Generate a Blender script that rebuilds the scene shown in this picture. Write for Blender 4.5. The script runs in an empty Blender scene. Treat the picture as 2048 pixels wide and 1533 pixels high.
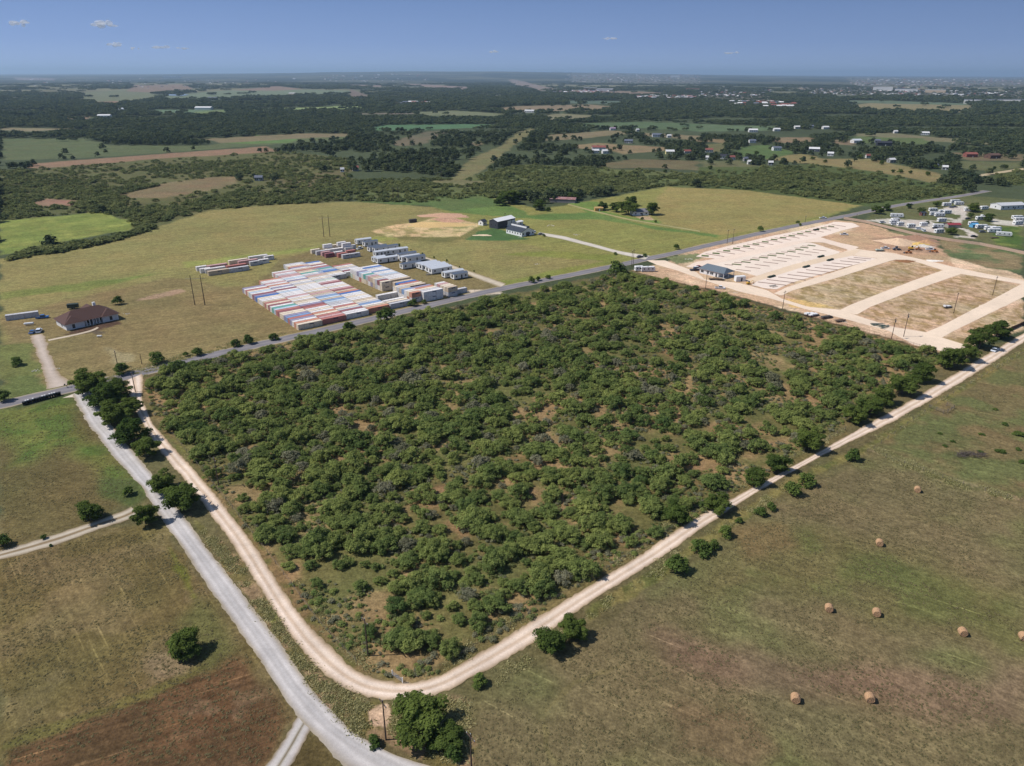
import bpy, math, random
import numpy as np
from mathutils import Vector, Matrix
R=math.radians
random.seed(7); rng=np.random.default_rng(7)
sc=bpy.context.scene
# ---------------------------------------------------------------- camera, sky, sun, exposure
CAM_H=110.0; FPX=1455.0; YINF=148.0
PITCH=math.atan((766.5-YINF)/FPX); ROLL=R(-0.14)
cam_d=bpy.data.cameras.new('camera'); cam=bpy.data.objects.new('camera',cam_d); sc.collection.objects.link(cam)
cam_d.sensor_width=36; cam_d.lens=36*FPX/2048; cam_d.clip_start=1; cam_d.clip_end=200000
_rot=Matrix.Rotation(math.pi/2-PITCH,4,'X')@Matrix.Rotation(-ROLL,4,'Z')
cam.matrix_world=Matrix.Translation((0,0,CAM_H))@_rot
sc.camera=cam
SUN_EL=R(51); SUN_DIR=Vector((-math.cos(SUN_EL),-0.06*math.cos(SUN_EL),math.sin(SUN_EL))).normalized()
world=bpy.data.worlds.new('World'); sc.world=world; world.use_nodes=True
wn=world.node_tree; bg=wn.nodes['Background']
sky=wn.nodes.new('ShaderNodeTexSky'); sky.sky_type='NISHITA'; sky.sun_disc=False
sky.sun_elevation=SUN_EL; sky.sun_rotation=math.atan2(SUN_DIR.x,SUN_DIR.y)
sky.altitude=300; sky.air_density=1.0; sky.dust_density=0.6; sky.ozone_density=3.0
bg.inputs[1].default_value=0.095
# low sky of the photograph: paler blue at the horizon, deeper a few degrees up, blending into the sky texture higher
_g=wn.nodes.new('ShaderNodeNewGeometry'); _s=wn.nodes.new('ShaderNodeSeparateXYZ'); wn.links.new(_g.outputs['Incoming'],_s.inputs[0])
_n=wn.nodes.new('ShaderNodeMath'); _n.operation='MULTIPLY'; _n.inputs[1].default_value=-1.0; wn.links.new(_s.outputs[2],_n.inputs[0])
_r=wn.nodes.new('ShaderNodeMapRange'); _r.inputs[1].default_value=-.01; _r.inputs[2].default_value=.12; wn.links.new(_n.outputs[0],_r.inputs[0])
_c=wn.nodes.new('ShaderNodeValToRGB'); wn.links.new(_r.outputs[0],_c.inputs[0])
_e=_c.color_ramp.elements; _e[0].position=0; _e[0].color=(.360,.480,.720,1); _e[1].position=.92; _e[1].color=(.135,.235,.480,1)
_q=_e.new(.35); _q.color=(.235,.350,.620,1)
_v=wn.nodes.new('ShaderNodeVectorMath'); _v.operation='SCALE'; _v.inputs['Scale'].default_value=1/.095; wn.links.new(_c.outputs[0],_v.inputs[0])
_x=wn.nodes.new('ShaderNodeMapRange'); _x.inputs[1].default_value=-.6; _x.inputs[2].default_value=.6; _x.inputs[3].default_value=.84/.095; _x.inputs[4].default_value=1.10/.095; wn.links.new(_s.outputs[0],_x.inputs[0]); wn.links.new(_x.outputs[0],_v.inputs['Scale'])
_b=wn.nodes.new('ShaderNodeMapRange'); _b.interpolation_type='SMOOTHSTEP'; _b.inputs[1].default_value=.10; _b.inputs[2].default_value=.40; wn.links.new(_n.outputs[0],_b.inputs[0])
_m=wn.nodes.new('ShaderNodeMix'); _m.data_type='RGBA'; wn.links.new(_b.outputs[0],_m.inputs[0]); wn.links.new(_v.outputs[0],_m.inputs[6]); wn.links.new(sky.outputs[0],_m.inputs[7]); wn.links.new(_m.outputs[2],bg.inputs[0])
sun_d=bpy.data.lights.new('sun','SUN'); sun_d.energy=4.6; sun_d.angle=R(0.5); sun_d.color=(1,0.945,0.875)
sun=bpy.data.objects.new('sun',sun_d); sc.collection.objects.link(sun)
sun.rotation_euler=SUN_DIR.to_track_quat('Z','Y').to_euler()
sc.view_settings.view_transform='Standard'; sc.view_settings.look='None'
sc.view_settings.exposure=0.0; sc.view_settings.gamma=1.0
sc.cycles.transparent_max_bounces=24
HAZE_D=4.6e-5
KL=1.0   # display value of a flat sunlit surface per unit of albedo
# ---------------------------------------------------------------- photo pixel <-> ground
M3=np.array(_rot.to_3x3()); 
def G(px,py,z=0.0):
    d=M3@np.array([px-1024.0,-(py-766.5),-FPX])
    t=(CAM_H-z)/max(1e-6,-d[2]); return (d[0]*t,d[1]*t)
def Ga(pts,z=0.0): return np.array([G(p[0],p[1],z) for p in pts])
def proj(x,y,z=0.0):
    v=M3.T@np.array([x,y,z-CAM_H]); return (1024-v[0]/v[2]*FPX, 766.5+v[1]/v[2]*FPX, -v[2])
def fr(ox,oy,s): return lambda pts:[(ox+s*a,oy+s*b) for a,b in pts]
Z1=fr(0,100,.3418); Z2=fr(700,100,.3418); Z3=fr(1400,100,.3164); Z4=fr(370,400,.3125); Z5=fr(1000,360,.1953)
Z6=fr(1220,420,.4043); Z7=fr(1500,380,.2676); Z8=fr(0,560,.3125); ZP=fr(1730,390,.1553); ZC=fr(1380,430,.18555)
U_ANG=R(38.0); EU=np.array([math.cos(U_ANG),math.sin(U_ANG)]); EV=np.array([-math.sin(U_ANG),math.cos(U_ANG)])
def lin(c):
    c=c/255.0
    return c/12.92 if c<=0.04045 else ((c+0.055)/1.055)**2.4
def A(r,g,b): return (lin(r)/KL,lin(g)/KL,lin(b)/KL)
# ---------------------------------------------------------------- materials
def nodes(name):
    m=bpy.data.materials.new(name); m.use_nodes=True; nt=m.node_tree
    return m,nt,nt.nodes['Principled BSDF'],nt.nodes,nt.links
_mc={}
def mat(name,col,rough=0.75,var=0.12,scale=1.5,metal=0.0,spec=0.3,dirt=None,dirt_amt=0.0,bump=0.0):
    if name in _mc: return _mc[name]
    m,nt,b,N,L=nodes(name)
    b.inputs['Roughness'].default_value=rough; b.inputs['Metallic'].default_value=metal
    b.inputs['Specular IOR Level'].default_value=spec
    tc=N.new('ShaderNodeTexCoord'); no=N.new('ShaderNodeTexNoise'); no.inputs['Scale'].default_value=scale; no.inputs['Detail'].default_value=4
    L.new(tc.outputs['Object'],no.inputs['Vector'])
    mr=N.new('ShaderNodeMapRange'); mr.inputs[1].default_value=.3; mr.inputs[2].default_value=.7
    mr.inputs[3].default_value=1-var; mr.inputs[4].default_value=1+var; L.new(no.outputs[0],mr.inputs[0])
    mx=N.new('ShaderNodeVectorMath'); mx.operation='SCALE'; mx.inputs[0].default_value=col; L.new(mr.outputs[0],mx.inputs['Scale'])
    out=mx.outputs[0]
    if dirt:
        n2=N.new('ShaderNodeTexNoise'); n2.inputs['Scale'].default_value=scale*2.2; n2.inputs['Detail'].default_value=6
        L.new(tc.outputs['Object'],n2.inputs['Vector'])
        r2=N.new('ShaderNodeMapRange'); r2.inputs[1].default_value=.52; r2.inputs[2].default_value=.72; r2.inputs[4].default_value=dirt_amt
        L.new(n2.outputs[0],r2.inputs[0]); mi=N.new('ShaderNodeMix'); mi.data_type='RGBA'
        L.new(r2.outputs[0],mi.inputs[0]); L.new(out,mi.inputs[6]); mi.inputs[7].default_value=(*dirt,1); out=mi.outputs[2]
    L.new(out,b.inputs['Base Color'])
    if bump:
        bp=N.new('ShaderNodeBump'); bp.inputs['Strength'].default_value=bump; bp.inputs['Distance'].default_value=.1
        L.new(no.outputs[0],bp.inputs['Height']); L.new(bp.outputs[0],b.inputs['Normal'])
    _mc[name]=m; return m
def attr_mat(name,rough=0.9,fine=((3.0,.18),(0.6,.18),(.12,.12)),bump=.25,streaks=False):
    """colour from the painted attribute of the sheet, broken up by world-scale noises"""
    m,nt,b,N,L=nodes(name); b.inputs['Roughness'].default_value=rough; b.inputs['Specular IOR Level'].default_value=.1
    at=N.new('ShaderNodeAttribute'); at.attribute_name='Col'
    geo=N.new('ShaderNodeNewGeometry'); prev=None; last=None
    for sc_,am in fine:
        no=N.new('ShaderNodeTexNoise'); no.inputs['Scale'].default_value=sc_; no.inputs['Detail'].default_value=3; no.inputs['Roughness'].default_value=.65
        L.new(geo.outputs['Position'],no.inputs['Vector'])
        mr=N.new('ShaderNodeMapRange'); mr.inputs[1].default_value=.28; mr.inputs[2].default_value=.72; mr.inputs[3].default_value=1-am; mr.inputs[4].default_value=1+am
        L.new(no.outputs[0],mr.inputs[0])
        if prev is None: prev=mr.outputs[0]; last=no
        else:
            mm=N.new('ShaderNodeMath'); mm.operation='MULTIPLY'; L.new(prev,mm.inputs[0]); L.new(mr.outputs[0],mm.inputs[1]); prev=mm.outputs[0]
    if streaks:   # mowing and raking lines along each field's own direction
        ad=N.new('ShaderNodeAttribute'); ad.attribute_name='Dir'; sp=N.new('ShaderNodeSeparateXYZ'); L.new(ad.outputs['Vector'],sp.inputs[0]); sq=N.new('ShaderNodeSeparateXYZ'); L.new(geo.outputs['Position'],sq.inputs[0])
        def mth(op,a,b,c=None):
            q=N.new('ShaderNodeMath'); q.operation=op
            for i,v_ in enumerate((a,b,c)):
                if v_ is None: continue
                if isinstance(v_,(int,float)): q.inputs[i].default_value=v_
                else: L.new(v_,q.inputs[i])
            return q.outputs[0]
        u_=mth('ADD',mth('MULTIPLY',sq.outputs[0],sp.outputs[0]),mth('MULTIPLY',sq.outputs[1],sp.outputs[1])); v_=mth('SUBTRACT',mth('MULTIPLY',sq.outputs[1],sp.outputs[0]),mth('MULTIPLY',sq.outputs[0],sp.outputs[1]))
        for su,sv,am in ((.02,.55,1.0),(.05,1.6,.8)):
            cb=N.new('ShaderNodeCombineXYZ'); L.new(mth('MULTIPLY',u_,su),cb.inputs[0]); L.new(mth('MULTIPLY',v_,sv),cb.inputs[1]); nz=N.new('ShaderNodeTexNoise'); nz.inputs['Scale'].default_value=1; nz.inputs['Detail'].default_value=3; L.new(cb.outputs[0],nz.inputs['Vector'])
            prev=mth('MULTIPLY',prev,mth('ADD',1.0,mth('MULTIPLY',mth('SUBTRACT',nz.outputs[0],.5),mth('MULTIPLY',sp.outputs[2],am*4.5))))
    if streaks:
        cb=N.new('ShaderNodeCombineXYZ'); L.new(mth('MULTIPLY',u_,.045),cb.inputs[0]); L.new(mth('MULTIPLY',v_,1.25),cb.inputs[1]); nz=N.new('ShaderNodeTexNoise'); nz.inputs['Scale'].default_value=1; nz.inputs['Detail'].default_value=1; L.new(cb.outputs[0],nz.inputs['Vector'])
        prev=mth('MULTIPLY',prev,mth('ADD',1.0,mth('MULTIPLY',mth('MAXIMUM',mth('SUBTRACT',nz.outputs[0],.66),0.0),mth('MULTIPLY',sp.outputs[2],38.0))))
    mx=N.new('ShaderNodeVectorMath'); mx.operation='SCALE'; L.new(at.outputs['Color'],mx.inputs[0]); L.new(prev,mx.inputs['Scale'])
    L.new(mx.outputs[0],b.inputs['Base Color'])
    bp=N.new('ShaderNodeBump'); bp.inputs['Strength'].default_value=bump; bp.inputs['Distance'].default_value=.25
    L.new(last.outputs[0],bp.inputs['Height']); L.new(bp.outputs[0],b.inputs['Normal'])
    return m
def leaf_mat(name,c1,c2,trans=.25):
    m=bpy.data.materials.new(name); m.use_nodes=True; nt=m.node_tree; N=nt.nodes; L=nt.links; N.remove(N['Principled BSDF'])
    out=N['Material Output']; oi=N.new('ShaderNodeObjectInfo'); at=N.new('ShaderNodeAttribute'); at.attribute_name='tint'
    geo=N.new('ShaderNodeNewGeometry'); no=N.new('ShaderNodeTexNoise'); no.inputs['Scale'].default_value=.035; no.inputs['Detail'].default_value=2
    L.new(geo.outputs['Position'],no.inputs['Vector'])
    a=N.new('ShaderNodeMath'); a.operation='ADD'; L.new(oi.outputs['Random'],a.inputs[0]); L.new(at.outputs['Fac'],a.inputs[1])
    a2=N.new('ShaderNodeMath'); a2.operation='MULTIPLY_ADD'; L.new(no.outputs[0],a2.inputs[0]); a2.inputs[1].default_value=1.6; L.new(a.outputs[0],a2.inputs[2])
    mr=N.new('ShaderNodeMapRange'); mr.inputs[1].default_value=.9; mr.inputs[2].default_value=2.7; L.new(a2.outputs[0],mr.inputs[0])
    mi=N.new('ShaderNodeMix'); mi.data_type='RGBA'; L.new(mr.outputs[0],mi.inputs[0]); mi.inputs[6].default_value=(*c1,1); mi.inputs[7].default_value=(*c2,1)
    mr2=N.new('ShaderNodeMapRange'); mr2.inputs[3].default_value=.75; mr2.inputs[4].default_value=1.3; L.new(at.outputs['Fac'],mr2.inputs[0])
    vs=N.new('ShaderNodeVectorMath'); vs.operation='SCALE'; L.new(mi.outputs[2],vs.inputs[0]); L.new(mr2.outputs[0],vs.inputs['Scale'])
    df=N.new('ShaderNodeBsdfDiffuse'); tr=N.new('ShaderNodeBsdfTranslucent'); ms=N.new('ShaderNodeMixShader'); ms.inputs[0].default_value=trans
    L.new(vs.outputs[0],df.inputs[0]); L.new(vs.outputs[0],tr.inputs[0]); L.new(df.outputs[0],ms.inputs[1]); L.new(tr.outputs[0],ms.inputs[2]); L.new(ms.outputs[0],out.inputs[0])
    return m
# ---------------------------------------------------------------- object helpers
COL=sc.collection
def tag(o,label=None,cat=None,group=None,kind=None):
    if label: o['label']=label
    if cat: o['category']=cat
    if group: o['group']=group
    if kind: o['kind']=kind
    return o
def empty(name,loc,rz=0.0,label=None,cat=None,group=None):
    o=bpy.data.objects.new(name,None); COL.objects.link(o); o.location=loc; o.rotation_euler=(0,0,rz); o.empty_display_size=.5
    return tag(o,label,cat,group)
class MB:
    def __init__(s): s.v=[];s.f=[];s.m=[];s.mats=[]
    def mi(s,m):
        if m not in s.mats: s.mats.append(m)
        return s.mats.index(m)
    def add(s,vs,fs,m):
        k=len(s.v); s.v+=[tuple(map(float,p)) for p in vs]; i=s.mi(m)
        for f in fs: s.f.append([k+a for a in f]); s.m.append(i)
    def box(s,x0,x1,y0,y1,z0,z1,m):
        s.add([(x0,y0,z0),(x1,y0,z0),(x1,y1,z0),(x0,y1,z0),(x0,y0,z1),(x1,y0,z1),(x1,y1,z1),(x0,y1,z1)],
              [(0,3,2,1),(4,5,6,7),(0,1,5,4),(1,2,6,5),(2,3,7,6),(3,0,4,7)],m)
    def prism(s,prof,y0,y1,m):   # profile in x,z counter-clockwise seen from -y
        n=len(prof); s.add([(a,y0,b) for a,b in prof]+[(a,y1,b) for a,b in prof],
            [tuple(range(n)),tuple(range(2*n-1,n-1,-1))]+[(i,i+n,(i+1)%n+n,(i+1)%n) for i in range(n)],m)
    def cyl(s,p,q,r0,r1,m,n=8):
        p=Vector(p);q=Vector(q);d=(q-p).normalized(); a=d.orthogonal().normalized(); b=d.cross(a)
        vs=[p+(a*math.cos(t)+b*math.sin(t))*r0 for t in [2*math.pi*i/n for i in range(n)]]+[q+(a*math.cos(t)+b*math.sin(t))*r1 for t in [2*math.pi*i/n for i in range(n)]]
        s.add(vs,[(i,(i+1)%n,(i+1)%n+n,i+n) for i in range(n)]+[tuple(range(n-1,-1,-1)),tuple(range(n,2*n))],m)
    def build(s,name,parent=None,loc=None,rz=None):
        me=bpy.data.meshes.new(name); me.from_pydata(s.v,[],s.f); 
        for m in s.mats: me.materials.append(m)
        me.polygons.foreach_set('material_index',s.m); me.update()
        o=bpy.data.objects.new(name,me); COL.objects.link(o)
        if parent: o.parent=parent
        if loc is not None: o.location=loc
        if rz is not None: o.rotation_euler=(0,0,rz)
        return o
def np_mesh(name,V,F,mats,smooth=False,link=True):
    me=bpy.data.meshes.new(name); V=np.asarray(V,dtype=np.float32); F=np.asarray(F,dtype=np.int32); k=F.shape[1]
    me.vertices.add(len(V)); me.vertices.foreach_set('co',V.ravel()); me.loops.add(F.size); me.loops.foreach_set('vertex_index',F.ravel())
    me.polygons.add(len(F)); me.polygons.foreach_set('loop_start',np.arange(0,F.size,k,dtype=np.int32))
    try: me.polygons.foreach_set('loop_total',np.full(len(F),k,dtype=np.int32))
    except Exception: pass
    if smooth: me.polygons.foreach_set('use_smooth',np.ones(len(F),dtype=bool))
    me.update(calc_edges=True); me.validate()
    for m in mats: me.materials.append(m)
    o=bpy.data.objects.new(name,me)
    if link: COL.objects.link(o)
    return o
def set_col(o,cols,name='Col'):
    a=o.data.color_attributes.new(name,'FLOAT_COLOR','POINT'); c=np.ones((len(cols),4),dtype=np.float32); c[:,:3]=cols; a.data.foreach_set('color',c.ravel())
def copy_tree(o,parent=None):
    c=o.copy(); COL.objects.link(c); c.parent=parent
    for ch in o.children: copy_tree(ch,c)
    return c
# ---------------------------------------------------------------- noise and polygons (numpy)
def vnoise(x,y,seed=0):
    xi=np.floor(x).astype(np.int64); yi=np.floor(y).astype(np.int64); fx=x-xi; fy=y-yi; fx=fx*fx*(3-2*fx); fy=fy*fy*(3-2*fy)
    def h(a,b):
        n=(a*374761393+b*668265263+seed*1442695041)&0xffffffff; n=((n^(n>>13))*1274126177)&0xffffffff
        return ((n^(n>>16))&0xffff)/65535.0
    return (h(xi,yi)*(1-fx)+h(xi+1,yi)*fx)*(1-fy)+(h(xi,yi+1)*(1-fx)+h(xi+1,yi+1)*fx)*fy
def fbm(x,y,s,seed=0,o=3):
    t=0;a=1;w=0
    for i in range(o): t=t+a*vnoise(x/s+17.3*i,y/s-9.1*i,seed+i); w+=a; a*=.5; s=s/2.03
    return t/w
def sdist(P,poly):
    """signed distance (positive inside) of points P (n,2) to polygon"""
    x=P[:,0];y=P[:,1]; inside=np.zeros(len(P),bool); d2=np.full(len(P),1e18); n=len(poly)
    for i in range(n):
        ax,ay=poly[i];bx,by=poly[(i+1)%n]
        ex,ey=bx-ax,by-ay; t=np.clip(((x-ax)*ex+(y-ay)*ey)/(ex*ex+ey*ey+1e-9),0,1)
        d2=np.minimum(d2,(x-ax-t*ex)**2+(y-ay-t*ey)**2)
        c=((ay>y)!=(by>y)); 
        with np.errstate(divide='ignore',invalid='ignore'): xc=(bx-ax)*(y-ay)/(by-ay+1e-12)+ax
        inside^=c&(x<xc)
    d=np.sqrt(d2); return np.where(inside,d,-d)
def inpoly(P,poly):
    x=P[:,0];y=P[:,1]; inside=np.zeros(len(P),bool); n=len(poly)
    for i in range(n):
        ax,ay=poly[i];bx,by=poly[(i+1)%n]; c=((ay>y)!=(by>y)); xc=(bx-ax)*(y-ay)/(by-ay+1e-12)+ax; inside^=c&(x<xc)
    return inside
def resample(pts,step):
    pts=np.array(pts,float); seg=np.hypot(*np.diff(pts,axis=0).T); s=np.r_[0,np.cumsum(seg)]; n=max(2,int(s[-1]/step)+1); t=np.linspace(0,s[-1],n)
    return np.c_[np.interp(t,s,pts[:,0]),np.interp(t,s,pts[:,1])]
def height(x,y):
    d=np.hypot(x,y); az=np.degrees(np.arctan2(x,y))
    r=np.clip((d-12000)/14000,0,1); r=r*r*(3-2*r)
    ridge=np.exp(-((az+3)/19.0)**2)*165+12
    n=fbm(x,y,5200,5)
    return r*(ridge*(.72+.5*n))+np.clip((d-2500)/6000,0,1)*22*(fbm(x,y,1900,9)-.5)-1.0*0
#==TERRAIN==
OPEN=[]   # ground polygons kept free of woods
SCRUB=[]  # ground polygons with low brush instead of tall woods
PATCH=[]
def patch(px,rgb,soft=3.0,na=4.0,var=.12,streak=None,rgb2=None,open_=True,ns=None,scr=False):
    """px: outline in photo pixels; soft: edge softness m; na: edge wobble m; var: tone variation; streak=(angle deg,width m,amount)"""
    g=Ga(px); PATCH.append((g,A(*rgb),soft,na,var,streak,A(*rgb2) if rgb2 else None,ns))
    if open_: OPEN.append(g)
    if scr: SCRUB.append(g)
# --- far and middle distance (on a base of wooded ground)
T1=(118,108,82); T2=(104,108,72); T3=(92,106,66)
for P,c in [
 ([(130,670),(540,640),(1000,605),(1550,565),(1640,590),(1300,625),(800,655),(200,700)],(132,108,86)),
 ([(0,520),(500,520),(640,560),(1200,560),(1600,515),(2048,505),(2048,520),(1500,560),(1000,600),(540,630),(0,650)],(88,96,64)),
 ([(1500,500),(1750,520),(1700,545),(1450,550),(1300,545)],(92,114,66)),
 ([(1200,520),(1750,490),(2048,490),(2048,505),(1300,545)],T1),
 ([(0,455),(430,462),(200,478),(0,472)],(122,114,88)),
 ([(900,350),(1330,350),(1330,366),(920,372)],(92,110,84)),([(1130,365),(1330,350),(1300,370),(1140,388)],(104,116,74)),
 ([(1450,345),(1770,338),(2048,328),(2048,350),(1800,352),(1460,356)],(122,136,88)),
 ([(370,395),(520,392),(520,405),(380,404)],(130,110,92)),
 ([(480,252),(780,235),(980,272),(800,302),(560,318),(540,300),(120,305),(470,292)],(104,108,82)),([(540,305),(700,300),(680,318),(560,320)],(128,104,86)),
 ([(740,245),(780,210),(1100,205),(1130,230),(900,250)],(122,106,90)),
 ([(980,265),(1300,240),(1600,225),(1800,235),(2048,240),(2048,252),(1500,275),(1080,290),(960,285)],(106,116,92)),([(1350,238),(1620,215),(1790,232),(1600,240)],(126,108,94)),
 ([(80,165),(330,170),(300,180),(100,178)],(116,108,104)),([(0,300),(110,296),(110,302),(0,308)],T1)]:
    patch(Z1(P),c,8,10,.12)
for P,c in [
 ([(0,328),(130,335),(60,346),(0,346)],(120,134,86)),([(370,366),(600,355),(900,374),(850,386),(450,385)],(108,112,84)),([(0,372),(380,368),(380,376),(0,380)],(108,100,86)),
 ([(110,460),(200,440),(700,435),(1020,443),(850,452),(320,472),(150,472)],(80,108,76)),
 ([(830,345),(980,330),(1400,320),(1560,335),(1500,352),(1000,362)],(126,112,90)),
 ([(1150,378),(1240,373),(1420,384),(1400,402),(1160,408)],(118,114,88)),([(1250,298),(1650,300),(1560,320),(1280,312)],(86,100,84)),
 ([(1220,435),(1450,427),(1700,422),(2048,432),(2048,478),(1700,458),(1400,452)],(84,100,70)),
 ([(1150,500),(1500,472),(2048,505),(2048,535),(1640,492),(1300,524),(1150,532)],(120,110,84)),
 ([(1300,560),(1450,545),(1860,572),(1850,592),(1600,612),(1500,582),(1330,580)],(130,114,86)),
 ([(1430,675),(1640,640),(2048,650),(2048,705),(1700,690),(1500,692)],(104,96,70)),
 ([(230,545),(440,480),(560,478),(450,545),(300,565)],(104,96,76)),([(700,545),(850,512),(740,562)],(108,98,74)),([(350,500),(560,470),(600,480),(420,515)],(96,92,72)),
 ([(310,195),(700,215),(680,236),(450,217)],(128,112,102)),([(930,180),(960,178),(1260,235),(1100,240),(950,200)],(124,112,102)),
 ([(1200,232),(1700,243),(2048,268),(1950,278),(1450,254)],(124,108,92)),([(0,205),(190,207),(180,217),(0,215)],(124,108,98)),([(0,230),(110,268),(120,290),(0,285)],(110,98,86)),
 ([(700,262),(900,258),(880,268),(720,268)],(100,104,90)),([(1200,140),(1600,145),(1500,155),(1200,150)],(110,112,110)),([(470,150),(700,155),(600,163),(470,160)],(104,108,108))]:
    patch(Z2(P),c,8,10,.12)
for P,c in [
 ([(0,470),(440,482),(560,495),(440,512),(0,516)],(90,105,76)),([(860,465),(980,462),(970,480),(860,478)],(96,112,80)),
 ([(960,352),(1100,335),(1700,347),(1740,378),(1640,395),(1300,387),(980,372)],(124,116,86)),([(830,320),(1150,323),(1700,342),(1680,352),(1000,338)],(92,104,82)),
 ([(440,555),(700,553),(720,582),(480,592)],(124,108,84)),([(850,570),(980,575),(970,605),(850,600)],(120,106,84)),
 ([(240,622),(420,600),(620,650),(430,692),(250,672)],(84,102,60)),
 ([(430,692),(640,655),(800,688),(1080,690),(1180,712),(1540,790),(1560,812),(1460,842),(1100,770),(700,722)],(126,115,78)),
 ([(0,562),(170,567),(150,590),(0,580)],(120,106,78)),([(0,702),(250,702),(420,742),(200,762),(0,742)],(98,98,68)),([(20,600),(150,590),(160,640),(60,650)],(100,98,66)),
 ([(960,532),(1200,525),(1580,560),(1900,590),(1890,602),(1500,582),(1000,562)],(112,108,82)),([(900,545),(1400,560),(1500,600),(1050,590)],(88,100,62)),
 ([(1610,650),(2048,662),(2048,702),(1700,702)],(106,96,72)),([(1640,702),(2048,712),(2048,752),(1860,770),(1650,750)],(96,98,66)),
 ([(150,325),(440,320),(700,360),(700,378),(400,362),(170,345)],(130,108,90)),([(620,240),(700,240),(690,262),(630,260)],(120,108,92)),([(830,300),(960,270),(1060,290),(960,300)],(96,104,84)),
 ([(1000,255),(1500,262),(1600,290),(1050,285)],(140,132,122))]:
    patch(Z3(P),c,8,10,.12)
SUBURB=[Z3([(0,240),(320,255),(460,300),(430,318),(160,326),(0,296)]),Z3([(640,232),(1100,236),(1500,262),(2060,266),(2060,318),(1500,300),(1000,292),(700,284)]),Z3([(900,176),(2060,176),(2060,232),(1000,232)]),
  Z2([(1290,160),(2048,160),(2048,205),(1300,190)]),Z2([(1640,262),(2048,252),(2048,292),(1660,288)]),Z2([(225,272),(320,275),(500,320),(240,328)]),Z3([(150,320),(460,322),(720,365),(700,378),(380,362),(170,346)])]
for S_ in SUBURB: patch(S_,(96,94,80),12,25,.2)
# scrub country: lighter green brush on olive grass
SC=(92,92,58)
patch(Z1([(0,708),(200,700),(900,640),(1640,598),(2048,640),(2048,905),(1300,962),(900,1092),(760,1010),(600,952),(0,1000)]),SC,10,12,.15,open_=False,scr=True)
patch(Z1([(700,850),(950,788),(1250,745),(1450,742),(1400,782),(1150,835),(950,872),(760,872)]),(120,106,78),6,10,.15)
patch(Z1([(190,905),(270,870),(460,880),(440,915),(250,920)]),(132,104,86),4,8,.2)
patch(Z1([(1540,770),(2048,700),(2048,800),(1700,830)]),(98,92,64),6,10,.15,open_=False,scr=True)
patch(Z2([(0,760),(240,760),(600,755),(1000,672),(1430,690),(2048,722),(2048,800),(1400,850),(1100,860),(850,870),(350,900),(0,905)]),(92,98,60),10,12,.15,open_=False,scr=True)
patch(Z2([(590,762),(700,640),(860,575),(980,482),(1090,448),(1062,482),(960,562),(860,640),(720,740),(560,778)]),(112,108,74),4,6,.15)
patch(Z2([(450,770),(590,762),(850,770),(700,800),(480,780)]),(110,106,74),4,6,.12)
patch(Z3([(0,742),(420,740),(700,722),(1100,770),(1460,842),(1660,860),(1680,925),(1200,1000),(1050,995),(400,905),(0,885)]),(78,88,50),8,10,.15,open_=False,scr=True)
patch(Z3([(1840,780),(2048,760),(2048,860),(1900,850)]),(74,82,46),8,10,.15,open_=False,scr=True)
# --- green and hay fields north of the asphalt road
HAY=(131,123,77); STK=(30,5,.16)
patch(Z1([(0,1000),(600,950),(700,980),(800,1012),(760,1050),(480,1108),(280,1130),(130,1175),(0,1200)]),(112,122,62),4,6,.12,STK,(128,134,70))
patch([(0,520),(140,497),(250,475),(300,458),(360,440),(420,420),(520,412),(700,404),(866,414),(1010,470),(1240,520),(1240,530),(1010,577),(700,650),(480,697),(330,735),(150,775),(0,815)],HAY,3,4,.10,STK)
patch([(866,414),(980,395),(1080,420),(1190,400),(1330,374),(1500,382),(1722,412),(1560,470),(1300,518),(1240,525),(1100,500),(960,470)],(128,126,72),3,4,.08,STK)
patch(Z4([(0,400),(600,330),(1100,260),(1230,235),(1500,235),(1230,275),(1000,300),(550,360),(0,435)]),(132,134,74),4,4,.1,STK)
patch([(0,585),(180,562),(330,545),(180,580),(0,600)],(112,120,64),4,6,.15,STK)
patch([(866,405),(960,392),(1010,405),(1060,430),(1180,425),(1320,455),(1440,470),(1440,478),(1300,456),(1200,440),(1080,440),(1000,432),(900,425)],(96,116,62),3,5,.15,open_=True)
patch([(700,402),(980,388),(1000,412),(900,424),(860,412)],(88,104,60),6,8,.15,open_=False)
patch(Z5([(700,235),(1000,225),(1100,330),(1300,380),(1800,440),(2048,500),(2048,520),(1500,430),(900,330)]),(104,124,62),2,3,.12)
patch([(1335,374),(1500,382),(1722,412),(1560,452),(1440,470),(1320,450),(1310,420),(1320,390)],(138,127,79),4,4,.10,(20,7,.12))
patch([(740,460),(830,447),(900,440),(950,455),(975,470),(900,485),(800,480)],(112,108,66),4,4,.12,open_=False)
patch(Z5([(0,760),(500,730),(1200,770),(1160,860),(0,1100),(0,1040),(700,900),(1130,830)]),(118,122,62),3,4,.12,open_=False)
# bare dug earth by the barn
patch(Z4([(1190,200),(1290,170),(1500,145),(1560,120),(1680,105),(1800,140),(1895,155),(1760,235),(1600,240),(1400,232),(1290,243)]),(196,170,128),1.5,3,.14,rgb2=(150,140,92),ns=6)
patch(Z4([(1560,90),(1640,80),(1680,100),(1600,108)]),(170,148,110),1.5,2,.14)
patch(Z4([(1580,125),(1660,108),(1740,118),(1800,140),(1680,150)]),(178,140,116),1.5,2,.14)
patch([(960,462),(985,455),(1020,465),(1060,478),(1010,482),(930,480)],(72,98,56),2,3,.12)
patch([(1272,433),(1300,432),(1310,440),(1285,441)],(176,150,120),1,1.5,.1)
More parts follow.
